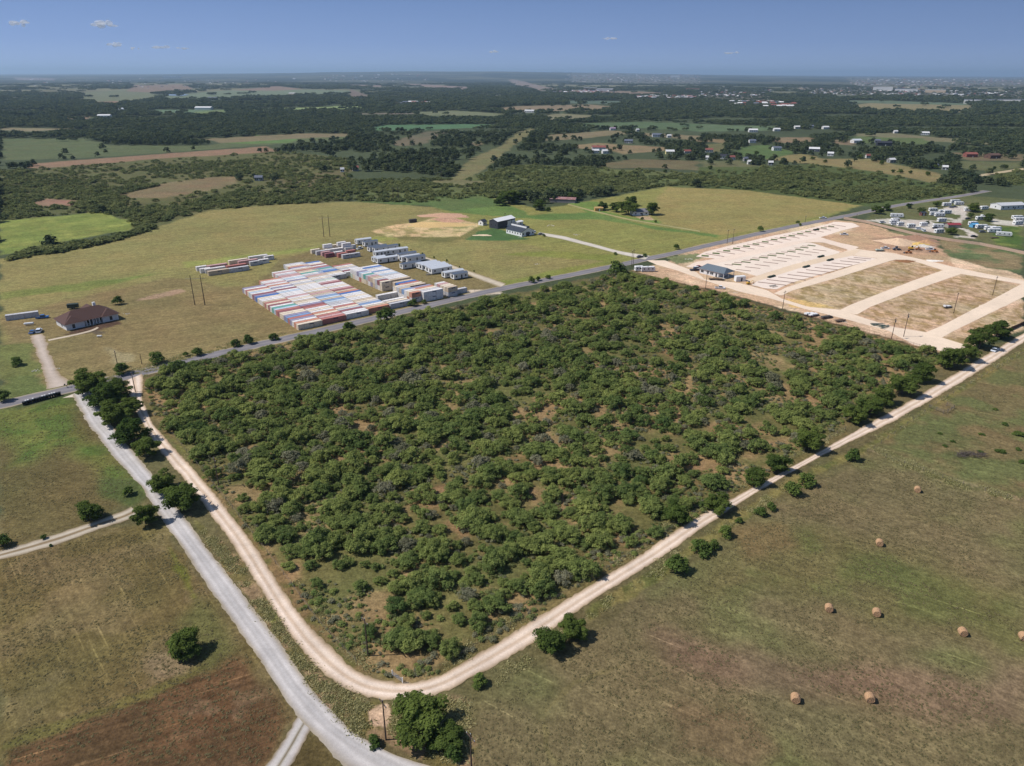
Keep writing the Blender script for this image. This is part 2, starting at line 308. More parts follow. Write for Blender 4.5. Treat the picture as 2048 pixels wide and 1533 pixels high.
# container yard ground
patch([(480,600),(560,520),(700,478),(830,510),(900,530),(1000,572),(960,585),(640,665),(590,665)],(118,107,72),5,5,.12)
patch(Z4([(1780,590),(1840,575),(1990,580),(2040,600),(1900,605)]),(198,184,164),1.5,2,.1)
# left homestead lawn, browner, and green corner
patch([(0,640),(140,600),(330,560),(480,575),(600,665),(300,735),(150,772),(0,805)],(124,110,74),6,8,.10,STK)
patch(Z8([(880,130),(1000,90),(1170,55),(1180,75),(1000,125)]),(156,128,104),2,2,.12)
patch([(0,745),(70,745),(95,770),(100,785),(0,805)],(98,104,60),3,4,.15)
patch([(0,690),(60,690),(80,745),(0,760)],(104,106,62),4,5,.15)
patch(Z8([(640,420),(760,440),(850,520),(740,560),(700,480)]),(140,130,96),3,5,.12)
patch(Z8([(480,315),(740,255),(780,285),(640,320),(500,350),(420,350)]),(84,66,52),1,1,.1)
patch(Z8([(570,330),(650,325),(700,340),(600,352)]),(92,82,66),1.5,1.5,.1)
# --- construction lot
patch(Z6([(120,300),(300,250),(420,180),(1100,50),(1250,65),(1330,85),(2048,330),(2048,590),(1640,718),(1500,670),(900,500),(480,390),(100,310)]),(186,156,126),1.5,2,.14,(-40,5,.10),rgb2=(206,180,150),ns=25)
patch(Z6([(280,235),(430,215),(480,230),(400,262),(320,270)]),(118,122,84),1,2,.15)
patch(Z6([(1030,140),(1280,85),(1600,150),(1720,300),(2048,345),(1980,360),(1740,300),(1400,210),(1040,150)]),(182,150,120),2,4,.14,(-20,4,.16))
patch(Z6([(1280,140),(1500,130),(1640,170),(1600,220),(1380,200)]),(160,132,108),2,4,.14,(-10,3,.12))
patch(Z6([(1630,145),(1800,170),(2048,218),(2048,318),(1860,285),(1700,235),(1640,200)]),(92,104,68),2,4,.12,(-25,4,.18),rgb2=(132,116,86),ns=14)
patch(Z6([(1290,90),(1500,120),(1640,140),(1800,168),(1660,150),(1500,135)]),(110,110,78),1.5,2,.12)
# bare lots with weedy tufts
LOT=(184,158,128)
for P in ([(850,425),(900,395),(1390,248),(1480,248),(1660,295),(1500,350),(1180,475),(1140,492)],[(1225,512),(1300,475),(1740,318),(1800,320),(2025,372),(1900,440),(1620,575),(1570,602),(1450,590)],[(1640,632),(2048,455),(2048,560),(1820,655),(1800,682)]):
    patch(Z6(P),LOT,1.2,2,.14,(-42,4,.2),rgb2=(150,128,90),ns=3)
patch(Z6([(850,430),(900,480),(1140,492),(1060,470)]),(200,168,112),1,2,.1)
# --- RV park ground
patch(ZP([(0,310),(300,170),(900,60),(1290,10),(2048,60),(2048,700),(1700,690),(1500,600),(900,545),(400,430)]),(96,98,64),3,4,.15)
patch(ZP([(1650,400),(2048,390),(2048,700),(1750,640),(1620,560)]),(74,94,46),4,6,.15,rgb2=(104,116,60),ns=10)
PK=(188,180,168)
for P in ([(0,330),(300,308),(700,326),(1120,335),(1110,352),(850,345),(1000,430),(1040,470),(950,500),(700,455),(400,400),(150,352)],
          [(930,205),(1080,150),(1300,140),(1335,210),(1290,265),(1340,290),(1250,340),(1200,395),(1120,380),(1150,330),(1245,275),(1050,228)],
          [(1200,415),(1350,455),(1450,510),(1420,565),(1150,545),(1160,525),(1320,530),(1325,485),(1190,430)],
          [(1620,305),(1850,338),(2048,328),(2048,402),(1880,405),(1640,372)],[(950,285),(1160,310),(1130,325),(930,295)],[(1460,150),(1700,165),(1680,175),(1480,160)]):
    patch(ZP(P),PK,1,1.5,.08)
patch(ZP([(1080,260),(1180,250),(1240,272),(1180,290),(1090,275)]),(84,94,54),1,1,.1)
# --- the thicket ground and everything south of the asphalt road
TH=[(283,768),(330,738),(480,705),(700,660),(960,603),(1250,548),(1262,546),(1411,580),(1560,622),(1783,682),(1883,712),(1884,730),(1775,800),(1500,978),(1293,1104),(1047,1256),(875,1356),(800,1368),(700,1340),(574,1199),(451,1017),(340,880),(300,830)]
patch([(250,745),(1262,540),(1900,712),(2060,668),(2060,1550),(-10,1550),(-10,830),(130,795)],(100,92,62),2,3,.14)
patch(TH,(100,96,58),3,3,.16,rgb2=(136,114,80),ns=11)
# field west of the gravel road
patch([(0,826),(60,815),(132,797),(175,846),(232,920),(276,975),(250,1010),(180,1045),(0,1100)],(98,88,56),1.5,2,.10,(-12,2.4,.12))
patch([(0,826),(132,798),(200,885),(262,960),(245,975),(170,925),(120,900),(60,930),(0,945)],(84,100,48),8,9,.16,rgb2=(100,106,54),ns=6)
patch([(200,960),(262,960),(285,985),(262,1010),(215,995)],(80,90,50),4,5,.12)
patch([(0,1115),(110,1088),(190,1060),(300,1052),(330,1060),(369,1108),(444,1220),(513,1315),(590,1435),(520,1533),(0,1533)],(102,90,56),1.5,2,.12,(-49,2.2,.14),rgb2=(112,98,66),ns=9)
patch([(0,1500),(240,1400),(440,1320),(500,1325),(590,1436),(520,1560),(0,1560)],(86,68,46),3,3,.12,(24,1.5,.26),rgb2=(100,76,52),ns=8)
patch([(330,1410),(440,1360),(510,1400),(505,1460),(380,1470),(300,1533),(220,1560),(300,1450)],(112,90,66),6,7,.14,(24,1.4,.2),rgb2=(98,74,50),ns=3)
patch([(0,1488),(130,1440),(280,1385),(420,1320),(434,1326),(300,1396),(140,1456),(0,1504)],(98,92,52),1.2,1.2,.14)
patch([(390,1190),(425,1215),(450,1300),(420,1330),(400,1290),(370,1240)],(94,92,54),5,6,.12)
patch([(330,1090),(345,1095),(400,1200),(385,1200)],(96,98,44),1.5,1.5,.15)
patch([(300,1320),(360,1310),(370,1345),(310,1360)],(128,112,84),3,4,.12)
patch([(620,1460),(690,1540),(700,1560),(560,1560)],(86,76,46),1.5,1.5,.12)
# verge between gravel and dirt road, and along the dirt road
patch([(380,1030),(470,1110),(590,1290),(650,1360),(720,1400),(940,1400),(950,1560),(720,1470),(640,1395),(485,1185)],(104,96,58),1,1.5,.15,rgb2=(132,112,84),ns=4)
patch([(540,1215),(555,1235),(552,1255),(538,1250)],(112,118,52),.8,1,.1)
patch([(735,1420),(775,1410),(790,1440),(770,1458),(740,1450)],(188,160,132),.6,1,.1)
patch([(640,1380),(660,1390),(680,1430),(655,1420)],(150,124,104),.6,1,.1)
patch([(300,840),(330,850),(480,1030),(660,1265),(700,1320),(780,1355),(720,1345),(640,1290),(520,1120),(420,960),(340,880)],(116,98,66),1.5,2,.15,rgb2=(96,92,52),ns=3)
patch([(875,1357),(1047,1257),(1293,1105),(1500,980),(1700,870),(1690,862),(1480,975),(1270,1100),(1020,1250),(860,1335)],(112,100,64),1,1.5,.12)
# hay field and pastures right
patch([(960,1400),(1000,1372),(1140,1300),(1300,1180),(1500,1050),(1640,965),(1735,905),(1900,965),(2060,1010),(2060,1560),(940,1560)],(110,99,70),2,2,.08,(-33,1.6,.13),rgb2=(103,100,64),ns=22)
patch([(1320,1270),(1440,1290),(1800,1340),(2060,1350),(2060,1460),(1800,1420),(1560,1400),(1350,1310)],(117,98,76),9,9,.10,(-33,1.6,.14))
patch([(1370,1430),(1500,1440),(1560,1500),(1480,1530),(1380,1490)],(108,91,66),6,6,.10,(-33,1.6,.14))
patch([(1420,1180),(1530,1060),(1640,1050),(2060,1180),(2060,1300),(1750,1240),(1500,1150)],(98,98,58),12,9,.10,(-33,1.6,.14),rgb2=(104,96,62),ns=12)
patch([(1480,1060),(1560,1050),(1580,1090),(1500,1110)],(114,98,66),6,7,.1)
patch([(1740,903),(1890,790),(2060,690),(2060,1008),(1900,962)],(112,99,68),2,2,.10,(-33,2.4,.12),rgb2=(98,100,62),ns=12)
patch([(1735,900),(1760,897),(1900,955),(2060,1000),(2060,1010),(1890,968)],(134,120,88),1,1,.15,rgb2=(96,92,60),ns=2)
patch([(1310,1135),(1480,1020),(1590,955),(1740,885),(1885,795),(2060,688),(2060,697),(1890,806),(1745,897),(1600,968),(1490,1040),(1320,1160),(1180,1240),(1170,1222)],(122,112,68),1,1.2,.12,rgb2=(96,96,54),ns=3)
patch([(1085,1435),(1100,1460),(1096,1500),(1120,1533),(1112,1533),(1088,1500),(1085,1460)],(114,104,70),.4,.5,.1)
patch([(1090,1430),(1150,1370),(1245,1335),(1240,1330),(1145,1362),(1084,1424)],(112,102,68),.4,.5,.1)

def ground_color(P):
    x=P[:,0];y=P[:,1]; d=np.hypot(x,y)
    n1=fbm(x,y,160,1);n2=fbm(x,y,900,2,4);n3=fbm(x,y,34,3)
    base=np.array(A(70,78,54)); C=base[None,:]*(0.8+.4*n1)[:,None]
    # beyond a few km: patchwork of woods, pasture and settlement
    ang=R(20); xr=x*math.cos(ang)+y*math.sin(ang); yr=-x*math.sin(ang)+y*math.cos(ang)
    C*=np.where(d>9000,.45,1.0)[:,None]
    cell=vnoise(xr/700,yr/1100,21); w=np.clip((n2*.55+cell*.45-.50)/.05,0,1)*np.clip((d-4200)/1500,0,1)
    pas=np.array(A(110,108,84))*(.8+.4*vnoise(xr/350,yr/500,8))[:,None]
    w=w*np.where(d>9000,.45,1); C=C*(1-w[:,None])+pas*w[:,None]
    DIR=np.zeros((len(P),3)); DIR[:,0]=1
    for g,c,soft,na,var,streak,c2,ns in PATCH:
        mn=g.min(0)-na-soft; mx=g.max(0)+na+soft
        k=np.nonzero((x>mn[0])&(x<mx[0])&(y>mn[1])&(y<mx[1]))[0]
        if len(k)==0: continue
        Q=P[k]; sd=sdist(Q,g)+(fbm(Q[:,0],Q[:,1],na*3+1,11)-.5)*2*na
        wt=np.clip(sd/soft+.5,0,1); wt=wt*wt*(3-2*wt)
        col=np.tile(np.array(c),(len(k),1))
        if c2 is not None:
            q=np.clip((fbm(Q[:,0],Q[:,1],(ns or 10),31,4)-.5)/.16+.35,0,1); col=col*(1-q[:,None])+np.array(c2)*q[:,None]
        t=1+var*2*(fbm(Q[:,0],Q[:,1],26,13)-.5)+var*1.6*(fbm(Q[:,0],Q[:,1],6,15)-.5)
        if streak:
            a=R(streak[0]); u=Q[:,0]*math.cos(a)+Q[:,1]*math.sin(a); v=-Q[:,0]*math.sin(a)+Q[:,1]*math.cos(a)
            t=t+streak[2]*.8*(fbm(u/14,v,streak[1]*2.2,17)-.5); dm=k[wt>.5]; DIR[dm]=(math.cos(a),math.sin(a),streak[2])
        else: DIR[k[wt>.5],2]=0
        hue=(fbm(Q[:,0],Q[:,1],18,19)-.5)*var*1.6
        col=col*t[:,None]*np.c_[1+hue,1-hue*.2,1+hue*.3]
        C[k]=C[k]*(1-wt[:,None])+col*wt[:,None]
    return np.clip(C,0.005,.85),DIR
r=[0.0,20,45]; q=68.0
while q<62000: r.append(q); q*=1.0058 if q<1500 else (1.009 if q<6000 else 1.018)
r.append(64000.0); r=np.array(r)
az=np.radians(np.r_[np.arange(-180,-48,6.0),np.linspace(-47,47,690),np.arange(52,179,6.0)]); nr=len(r);na_=len(az)
RR,AZ=np.meshgrid(r[1:],az,indexing='ij'); X=(RR*np.sin(AZ)).ravel(); Y=(RR*np.cos(AZ)).ravel()
Zz=height(X,Y); Zz[np.hypot(X,Y)<2400]=0
V=np.r_[[[0,0,0]],np.c_[X,Y,Zz]]
ii,jj=np.meshgrid(np.arange(nr-2),np.arange(na_),indexing='ij'); j2=(jj+1)%na_
F=np.c_[(1+ii*na_+jj).ravel(),(1+ii*na_+j2).ravel(),(1+(ii+1)*na_+j2).ravel(),(1+(ii+1)*na_+jj).ravel()][:,::-1]
c0=np.array([[0,1+(j+1)%na_,1+j,0] for j in range(na_)])  # inner fan
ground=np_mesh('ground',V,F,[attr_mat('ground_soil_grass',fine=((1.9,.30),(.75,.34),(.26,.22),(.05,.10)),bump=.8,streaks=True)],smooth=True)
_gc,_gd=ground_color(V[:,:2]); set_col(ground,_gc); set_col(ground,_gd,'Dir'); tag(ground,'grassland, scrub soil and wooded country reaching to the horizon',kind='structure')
# ---------------------------------------------------------------- roads as sheets with painted wheel tracks
def road(name,label,Lp,Rp,cols,step=2.0,jit=.35,z=.03,edge=(100,90,62),matkey=None,px=True,tex=((4,.10),(1.1,.10),(.3,.08))):
    """Lp,Rp: two edges in photo px; cols: colours across the road as (t,rgb)"""
    Lg=Ga(Lp) if px else np.array(Lp); Rg=Ga(Rp) if px else np.array(Rp)
    def rs(g,n):
        s=np.r_[0,np.cumsum(np.hypot(*np.diff(g,axis=0).T))]; t=np.linspace(0,s[-1],n); return np.c_[np.interp(t,s,g[:,0]),np.interp(t,s,g[:,1])]
    ln=np.hypot(*np.diff(Lg,axis=0).T).sum(); n=max(4,int(ln/step)); 
    # smooth both edges
    def sm(g):
        for _ in range(max(1,int(6/step))): g[1:-1]=(g[:-2]+2*g[1:-1]+g[2:])/4
        return g
    Lr=sm(rs(Lg,n));Rr=sm(rs(Rg,n)); W=np.hypot(*(Lr-Rr).T).mean(); m=max(9,int(W/.45)); t=np.linspace(0,1,m)
    P=Lr[:,None,:]*(1-t)[None,:,None]+Rr[:,None,:]*t[None,:,None]
    u=np.cumsum(np.r_[0,np.hypot(*np.diff((Lr+Rr)/2,axis=0).T)])
    nv=((Rr-Lr)/np.hypot(*(Rr-Lr).T)[:,None])
    wob=.9*jit*(vnoise(u/5.5,u*0,61)+.5*vnoise(u/1.7,u*0,62)-.6)[:,None]; wob2=.9*jit*(vnoise(u/5.5,u*0+5,63)+.5*vnoise(u/1.7,u*0+5,64)-.6)[:,None]; P-=nv[:,None,:]*wob[:,None,:]*(1-t)[None,:,None]**3; P+=nv[:,None,:]*wob2[:,None,:]*t[None,:,None]**3
    P[:,0]-=nv*(rng.random(n)[:,None]*jit); P[:,-1]+=nv*(rng.random(n)[:,None]*jit)
    ct=np.array([c[0] for c in cols]); cc=np.array([A(*c[1]) for c in cols])
    T=np.tile(t,(n,1))+(fbm(np.tile(u[:,None],(1,m)),np.tile(t*W,(n,1)),9,41)-.5)*.10
    C=np.stack([np.interp(T,ct,cc[:,i]) for i in range(3)],-1)
    C*=(1+.14*(fbm(P[...,0],P[...,1],7,43)-.5)*2+.12*(fbm(P[...,0],P[...,1],1.6,44)-.5)*2)[...,None]
    Vv=np.c_[P.reshape(-1,2),np.full(n*m,z)]; i,j=np.meshgrid(np.arange(n-1),np.arange(m-1),indexing='ij'); k=(i*m+j).ravel()
    o=np_mesh(name,Vv,np.c_[k,k+1,k+m+1,k+m],[_mc.get(matkey) or _mc.setdefault(matkey,attr_mat(matkey or name,fine=tex,bump=.2))],smooth=True)
    if (o.data.polygons[0].normal.z<0): o.data.flip_normals()
    set_col(o,C.reshape(-1,3)); return tag(o,label,kind='structure')
# asphalt county road
cl=np.array([(-20,815),(60,797),(150,775),(250,755),(330,734),(470,700),(590,673),(700,649),(820,620),(1010,575.5),(1120,555),(1240,530),(1330,511),(1440,486),(1510,469),(1600,450),(1700,431),(1790,412),(1860,401),(1925,392),(1975,382)])
cg=resample(Ga(cl),8.0)
for _ in range(6): cg[1:-1]=(cg[:-2]+2*cg[1:-1]+cg[2:])/4
tg=np.gradient(cg,axis=0); tg/=np.hypot(*tg.T)[:,None]; nm=np.c_[-tg[:,1],tg[:,0]]
ASPH=cg
road('asphalt_road','grey two-lane asphalt road with pale gravel edges crossing the view',cg+nm*3.9,cg-nm*3.9,[(0,(150,138,116)),(.07,(150,142,128)),(.10,(126,122,124)),(.28,(118,115,120)),(.48,(132,128,130)),(.52,(132,128,130)),(.72,(118,115,120)),(.91,(126,122,124)),(.94,(150,142,128)),(1,(152,138,116))],z=.03,px=False,matkey='asphalt',step=3,jit=.5,tex=((6,.05),(1.5,.05)))
GL=[(146,789),(176,844),(234,918),(281,970),(328,1044),(369,1100),(444,1213),(513,1308),(595,1432),(650,1487),(700,1540),(760,1592)]
GR=[(176,786),(223,856),(293,938),(363,1029),(415,1100),(485,1192),(561,1291),(632,1394),(700,1462),(775,1506),(870,1538),(990,1572)]
GC=(188,183,182)
road('gravel_road','wide whitish grey gravel road running down the left side',GL,GR,[(0,(156,144,124)),(.05,(162,153,142)),(.16,(178,172,168)),(.27,(192,187,184)),(.38,(172,167,164)),(.5,(180,176,174)),(.62,(172,167,164)),(.73,(192,187,184)),(.84,(178,172,168)),(.95,(162,153,142)),(1,(156,144,124))],z=.06,matkey='gravel',jit=.7,step=1.0,tex=((5,.06),(1.6,.08),(.3,.07)))
road('gravel_apron','gravel apron where the side road meets the asphalt',[(124,797),(150,792),(176,810)],[(190,772),(200,790),(222,850)],[(0,(196,184,166)),(1,(190,184,184))],z=.045,matkey='gravel')
DL=[(252,762),(262,800),(285,845),(322,903),(360,948),(404,1003),(422,1029),(475,1100),(547,1220),(602,1298),(656,1352),(719,1389),(773,1400),(824,1397),(883,1385),(949,1352),(1062,1286),(1164,1213),(1300,1129),(1388,1067),(1475,1008),(1577,948),(1665,900),(1775,849),(1884,787),(1990,722),(2048,684),(2100,650)]
DR=[(285,748),(284,800),(303,847),(352,903),(410,967),(451,1017),(512,1100),(574,1199),(632,1271),(700,1337),(738,1356),(780,1366),(832,1368),(875,1356),(941,1319),(1047,1256),(1133,1202),(1293,1104),(1391,1037),(1501,979),(1592,930),(1683,879),(1756,838),(1830,798),(1930,736),(2048,667),(2090,643)]
DC=(206,184,164)
road('dirt_road','pale tan caliche dirt road curving round the thicket corner',DL,DR,[(0,(140,122,92)),(.06,(190,168,146)),(.2,(214,194,176)),(.3,(222,204,188)),(.42,(196,174,152)),(.52,(194,170,148)),(.62,(214,196,178)),(.74,(220,202,186)),(.88,(198,176,154)),(.95,(184,160,136)),(1,(136,118,88))],z=.05,matkey='caliche',step=1.0,jit=.5,tex=((8,.08),(2,.08),(.5,.06)))
road('driveway','pale gravel driveway up to the brown-roofed house',[(62,672),(82,720),(98,762),(94,779)],[(85,668),(99,715),(117,752),(146,768)],[(0,(150,132,106)),(.15,(172,158,144)),(.5,(186,172,160)),(.85,(172,158,144)),(1,(150,132,106))],z=.04,matkey='gravel',step=1.5,jit=.8)
road('field_track','two-rut pale track across the field at the left edge',[(-10,1106),(100,1074),(180,1046),(252,1024),(264,1016)],[(-10,1122),(110,1091),(190,1061),(262,1040),(278,1030)],[(0,(120,104,76)),(.12,(170,158,140)),(.3,(190,180,164)),(.45,(128,110,84)),(.55,(128,110,84)),(.7,(190,180,164)),(.88,(170,158,140)),(1,(120,104,76))],z=.04,matkey='gravel',step=1.5,jit=.5)
road('field_track','two-rut gravel spur leaving the gravel road at the bottom edge',[(520,1550),(560,1497),(600,1430),(606,1420)],[(572,1550),(600,1495),(622,1450),(634,1440)],[(0,(120,104,76)),(.08,(170,162,156)),(.25,(184,178,174)),(.42,(178,172,164)),(.5,(110,98,74)),(.58,(178,172,164)),(.75,(184,178,174)),(.92,(170,160,152)),(1,(120,104,76))],z=.045,matkey='gravel',step=1,jit=.4)
road('barn_driveway','narrow concrete driveway from the white barn to the asphalt road',[(1078,465),(1125,472),(1185,488),(1240,503),(1300,512)],[(1076,470),(1120,478),(1180,493),(1240,509),(1290,520)],[(0,(150,144,120)),(.2,(196,188,176)),(.8,(196,188,176)),(1,(150,144,120))],z=.04,matkey='gravel',step=2,jit=.3)
road('yard_track','pale track beside the white tiny houses',[(742,480),(830,508),(905,531),(1012,568)],[(738,482),(826,511),(895,535),(1000,575)],[(0,(140,126,96)),(.3,(190,178,158)),(.7,(190,178,158)),(1,(140,126,96))],z=.04,matkey='gravel',step=2,jit=.6)
road('field_lane','faint grassy lane along the fence to the farmhouse',Z5([(700,245),(900,300),(1300,395),(1500,430),(1800,480),(2048,520)]),Z5([(690,255),(890,312),(1290,408),(1490,443),(1790,492),(2048,535)]),[(0,(120,122,74)),(.3,(158,148,104)),(.7,(158,148,104)),(1,(120,122,74))],z=.04,matkey='gravel',step=3,jit=.6)
road('country_lane','pale country lane beyond the RV park',Z3([(1630,808),(1760,790),(1900,768),(2060,745)]),Z3([(1650,818),(1770,803),(1910,780),(2060,757)]),[(0,(150,134,104)),(.5,(184,170,140)),(1,(150,134,104))],z=.1,matkey='gravel',step=6,jit=1)
# construction lot roads and pads: one sheet each
def sheet(name,label,px,rgb,z,matkey,var=.06,step=2.0,na=.8,tex=((6,.05),(1.5,.06),(.4,.05)),streak=None):
    g=Ga(px); pts=resample(np.r_[g,g[:1]],step)[:-1]; c=pts.mean(0); d=pts-c; pts=pts+d/np.hypot(*d.T)[:,None]*((fbm(pts[:,0],pts[:,1],3,51)-.5)*2*na)[:,None]
    import mathutils.geometry as mg
    mn=pts.min(0);mx=pts.max(0); inner=[]
    gx,gy=np.meshgrid(np.arange(mn[0],mx[0],step),np.arange(mn[1],mx[1],step)); Q=np.c_[gx.ravel(),gy.ravel()]; s=sdist(Q,pts); Q=Q[s>step*.6]
    allp=[Vector(p) for p in np.r_[pts,Q]]; n=len(pts)
    vv,ee,ff,_,_,_=mg.delaunay_2d_cdt(allp,[(i,(i+1)%n) for i in range(n)],[],1,1e-4)
    VV=np.array([(v.x,v.y,z) for v in vv]); o=np_mesh(name,VV,np.array([list(f) for f in ff if len(f)==3]),[_mc.get(matkey) or _mc.setdefault(matkey,attr_mat(matkey,fine=tex,bump=.12))],smooth=True)
    if o.data.polygons[0].normal.z<0: o.data.flip_normals()
    x,y=VV[:,0],VV[:,1]; t=1+var*2*(fbm(x,y,14,53)-.5)+var*1.4*(fbm(x,y,3,54)-.5)
    if streak:
        a=R(streak); u=x*math.cos(a)+y*math.sin(a); v=-x*math.sin(a)+y*math.cos(a); t+=.14*(fbm(u/12,v,2.4,55)-.5)
    set_col(o,np.array(A(*rgb))[None]*t[:,None]); return tag(o,label,kind='structure')
LR=(222,202,180)
sheet('lot_road','pale caliche road along the fence side of the construction lot',Z6([(180,250),(270,250),(380,290),(430,310),(470,345),(640,362),(780,400),(850,440),(980,480),(1140,495),(1240,530),(1400,580),(1560,605),(1640,632),(1800,682),(1690,712),(1500,668),(1380,600),(1180,545),(960,490),(800,440),(640,405),(470,350),(330,300),(230,272)]),LR,.035,'lot_caliche',streak=-50)
sheet('lot_road','pale caliche cross road of the lot between the first two bare plots',Z6([(1130,500),(1190,470),(1500,350),(1660,295),(1760,300),(1730,320),(1500,400),(1290,480),(1220,520)]),LR,.055,'lot_caliche',streak=38)
sheet('lot_road','pale caliche cross road of the lot nearest the dirt road',Z6([(1555,610),(1640,575),(1820,480),(1880,450),(2060,355),(2060,425),(1700,600),(1640,634)]),LR,.060,'lot_caliche',streak=38)
sheet('lot_road','pale caliche road along the far side of the construction lot',Z6([(1140,215),(1200,190),(1260,200),(1400,215),(1560,250),(1740,292),(1900,325),(2060,352),(2060,372),(1900,345),(1740,318),(1650,300),(1480,248),(1380,245),(1250,232)]),LR,.045,'lot_caliche',streak=-45)
sheet('lot_road','pale caliche road below the lowest row of concrete pads',Z6([(810,415),(870,385),(1100,310),(1330,238),(1420,245),(1390,252),(1130,335),(900,400),(850,425)]),LR,.065,'lot_caliche',streak=38)
sheet('concrete_pads','whitish concrete and gravel pads with the top row of turf strips beside the asphalt road',ZC([(60,450),(160,400),(380,345),(900,225),(1240,160),(1480,100),(1560,75),(1760,90),(1830,125),(1640,170),(1400,245),(1260,275),(900,340),(560,440),(300,475)]),(226,208,192),.04,'lot_concrete')
sheet('lot_road','pale lane between the two upper rows of pads',ZC([(-40,560),(60,510),(300,470),(900,330),(1280,265),(1400,240),(1560,290),(1830,350),(1720,385),(1680,370),(1440,300),(1250,295),(700,430),(400,500),(100,560),(20,570)]),(224,204,186),.07,'lot_caliche',streak=38)
sheet('concrete_pads','whitish concrete and gravel pads of the middle row',ZC([(130,520),(340,480),(1180,300),(1290,298),(1400,330),(1620,400),(1600,420),(1100,540),(720,660),(480,600),(300,560)]),(224,208,192),.05,'lot_concrete')
sheet('lot_road','pale tan lane between the middle and lowest rows of pads',ZC([(600,700),(760,650),(1100,540),(1640,405),(1760,380),(1850,375),(1760,440),(1500,490),(1200,570),(820,690),(640,740)]),(216,194,168),.075,'lot_caliche',streak=38)
sheet('concrete_pads','whitish concrete and gravel pads of the lowest row',Z6([(700,372),(760,330),(960,275),(1160,222),(1330,243),(1200,275),(900,360),(820,395),(760,388)]),(224,208,194),.055,'lot_concrete')
sheet('pond','small blue pond in the wood',Z2([(862,658),(880,648),(925,652),(935,665),(900,674),(865,670)]),(60,78,110),.15,'pond_water',na=2,step=6)
sheet('pond','blue-grey pond far off in the pastures',Z1([(985,262),(1060,258),(1110,264),(1060,270),(990,268)]),(120,140,165),.6,'pond_water',na=2,step=10)
#==VEG==
# ---------------------------------------------------------------- vegetation kit
LIB=bpy.data.collections.new('plant_sources')     # source shapes, not linked to the scene
def cards(seed,lobes,n,leaf,tilt=.5,up=.75):
    """leaf sprays spread through and over rounded masses; lobes: (x,y,z,rx,ry,rz)"""
    g=np.random.default_rng(seed); L=np.array(lobes); w=(L[:,3]*L[:,5]); w/=w.sum(); k=g.choice(len(L),n,p=w); l=L[k]
    d=g.normal(size=(n,3)); d/=np.linalg.norm(d,axis=1)[:,None]; d[:,2]=np.where(d[:,2]<-.35,-d[:,2],d[:,2])
    rad=.5+.62*g.random(n)**.7; wob=1+.22*np.sin(d[:,0]*7+k)*np.cos(d[:,1]*6+k*2)
    P=l[:,:3]+d*l[:,3:6]*(rad*wob)[:,None]
    N=d+g.normal(size=(n,3))*tilt; N[:,2]+=up; N/=np.linalg.norm(N,axis=1)[:,None]
    t=np.cross(N,g.normal(size=(n,3))); t/=np.linalg.norm(t,axis=1)[:,None]; b=np.cross(N,t)
    s=leaf*(.55+.9*g.random(n))[:,None]; e=s*(.45+.4*g.random(n))[:,None]
    V=np.stack([P-t*s,P-b*e,P+t*s*.9,P+b*e],1).reshape(-1,3); V[:,2]=np.maximum(V[:,2],.05)
    tint=np.repeat(np.clip(.25+.5*g.random(len(L))[k]+.35*(g.random(n)-.5),0,1),4)
    return V,np.arange(n*4).reshape(-1,4),tint
def crown_mesh(name,parts,m,link=False):
    V=np.concatenate([p[0] for p in parts]); off=np.cumsum([0]+[len(p[0]) for p in parts[:-1]]); F=np.concatenate([p[1]+o for p,o in zip(parts,off)])
    o=np_mesh(name,V,F,[m],link=link); a=o.data.attributes.new('tint','FLOAT','POINT'); a.data.foreach_set('value',np.concatenate([p[2] for p in parts]).astype(np.float32)); return o
BARK=mat('bark',(.09,.07,.055),.9,.25,3); GREYW=mat('dead_wood',(.20,.18,.165),.9,.2,3)
def limbs(name,seed,H,spread,n,r0,m,link=False,branchy=1):
    g=random.Random(seed); b=MB(); fork=H*g.uniform(.15,.3)
    b.cyl((0,0,-.15),(g.uniform(-.1,.1)*H*.3,g.uniform(-.1,.1)*H*.3,fork),r0,r0*.75,m,6)
    for i in range(n):
        a=2*math.pi*(i+g.random()*.6)/n; e=(math.cos(a)*spread*g.uniform(.45,.8),math.sin(a)*spread*g.uniform(.45,.8),H*g.uniform(.6,.9)); mid=(e[0]*.45,e[1]*.45,fork+(e[2]-fork)*.55)
        b.cyl((0,0,fork*.9),mid,r0*.55,r0*.35,m,5); b.cyl(mid,e,r0*.35,r0*.1,m,4)
        for j in range(branchy):
            a2=a+g.uniform(-1,1); q=(mid[0]+math.cos(a2)*spread*.4,mid[1]+math.sin(a2)*spread*.4,mid[2]+H*g.uniform(.1,.3)); b.cyl(mid,q,r0*.25,r0*.06,m,4)
    o=b.build(name)
    if not link: COL.objects.unlink(o)
    return o
def lobes_mesq(g,R_,H):
    L=[]; e=g.uniform(.75,1.1); lean=(g.uniform(-.15,.15)*R_,g.uniform(-.15,.15)*R_)
    for i in range(g.randint(20,27)):
        a=g.random()*6.28; rr=R_*math.sqrt(g.random())*.86*(1+.18*math.sin(2*a+lean[0]*9)); s=R_*g.uniform(.13,.27); z=H*(.80-.42*(rr/R_)**1.6)-s*.3+g.uniform(-.14,.10)*H
        L.append((rr*math.cos(a)*e+lean[0],rr*math.sin(a)/e+lean[1],z,s*g.uniform(.9,1.5),s*g.uniform(.9,1.5),s*g.uniform(.6,.95)))
    for i in range(9): a=6.28*i/9+g.random(); rr=R_*g.uniform(.45,.85); s=R_*g.uniform(.14,.24); L.append((rr*math.cos(a)*e,rr*math.sin(a)/e,H*g.uniform(.14,.36),s,s,s*.8))
    L.append((0,0,H*.45,R_*.5,R_*.5,H*.26)); return L
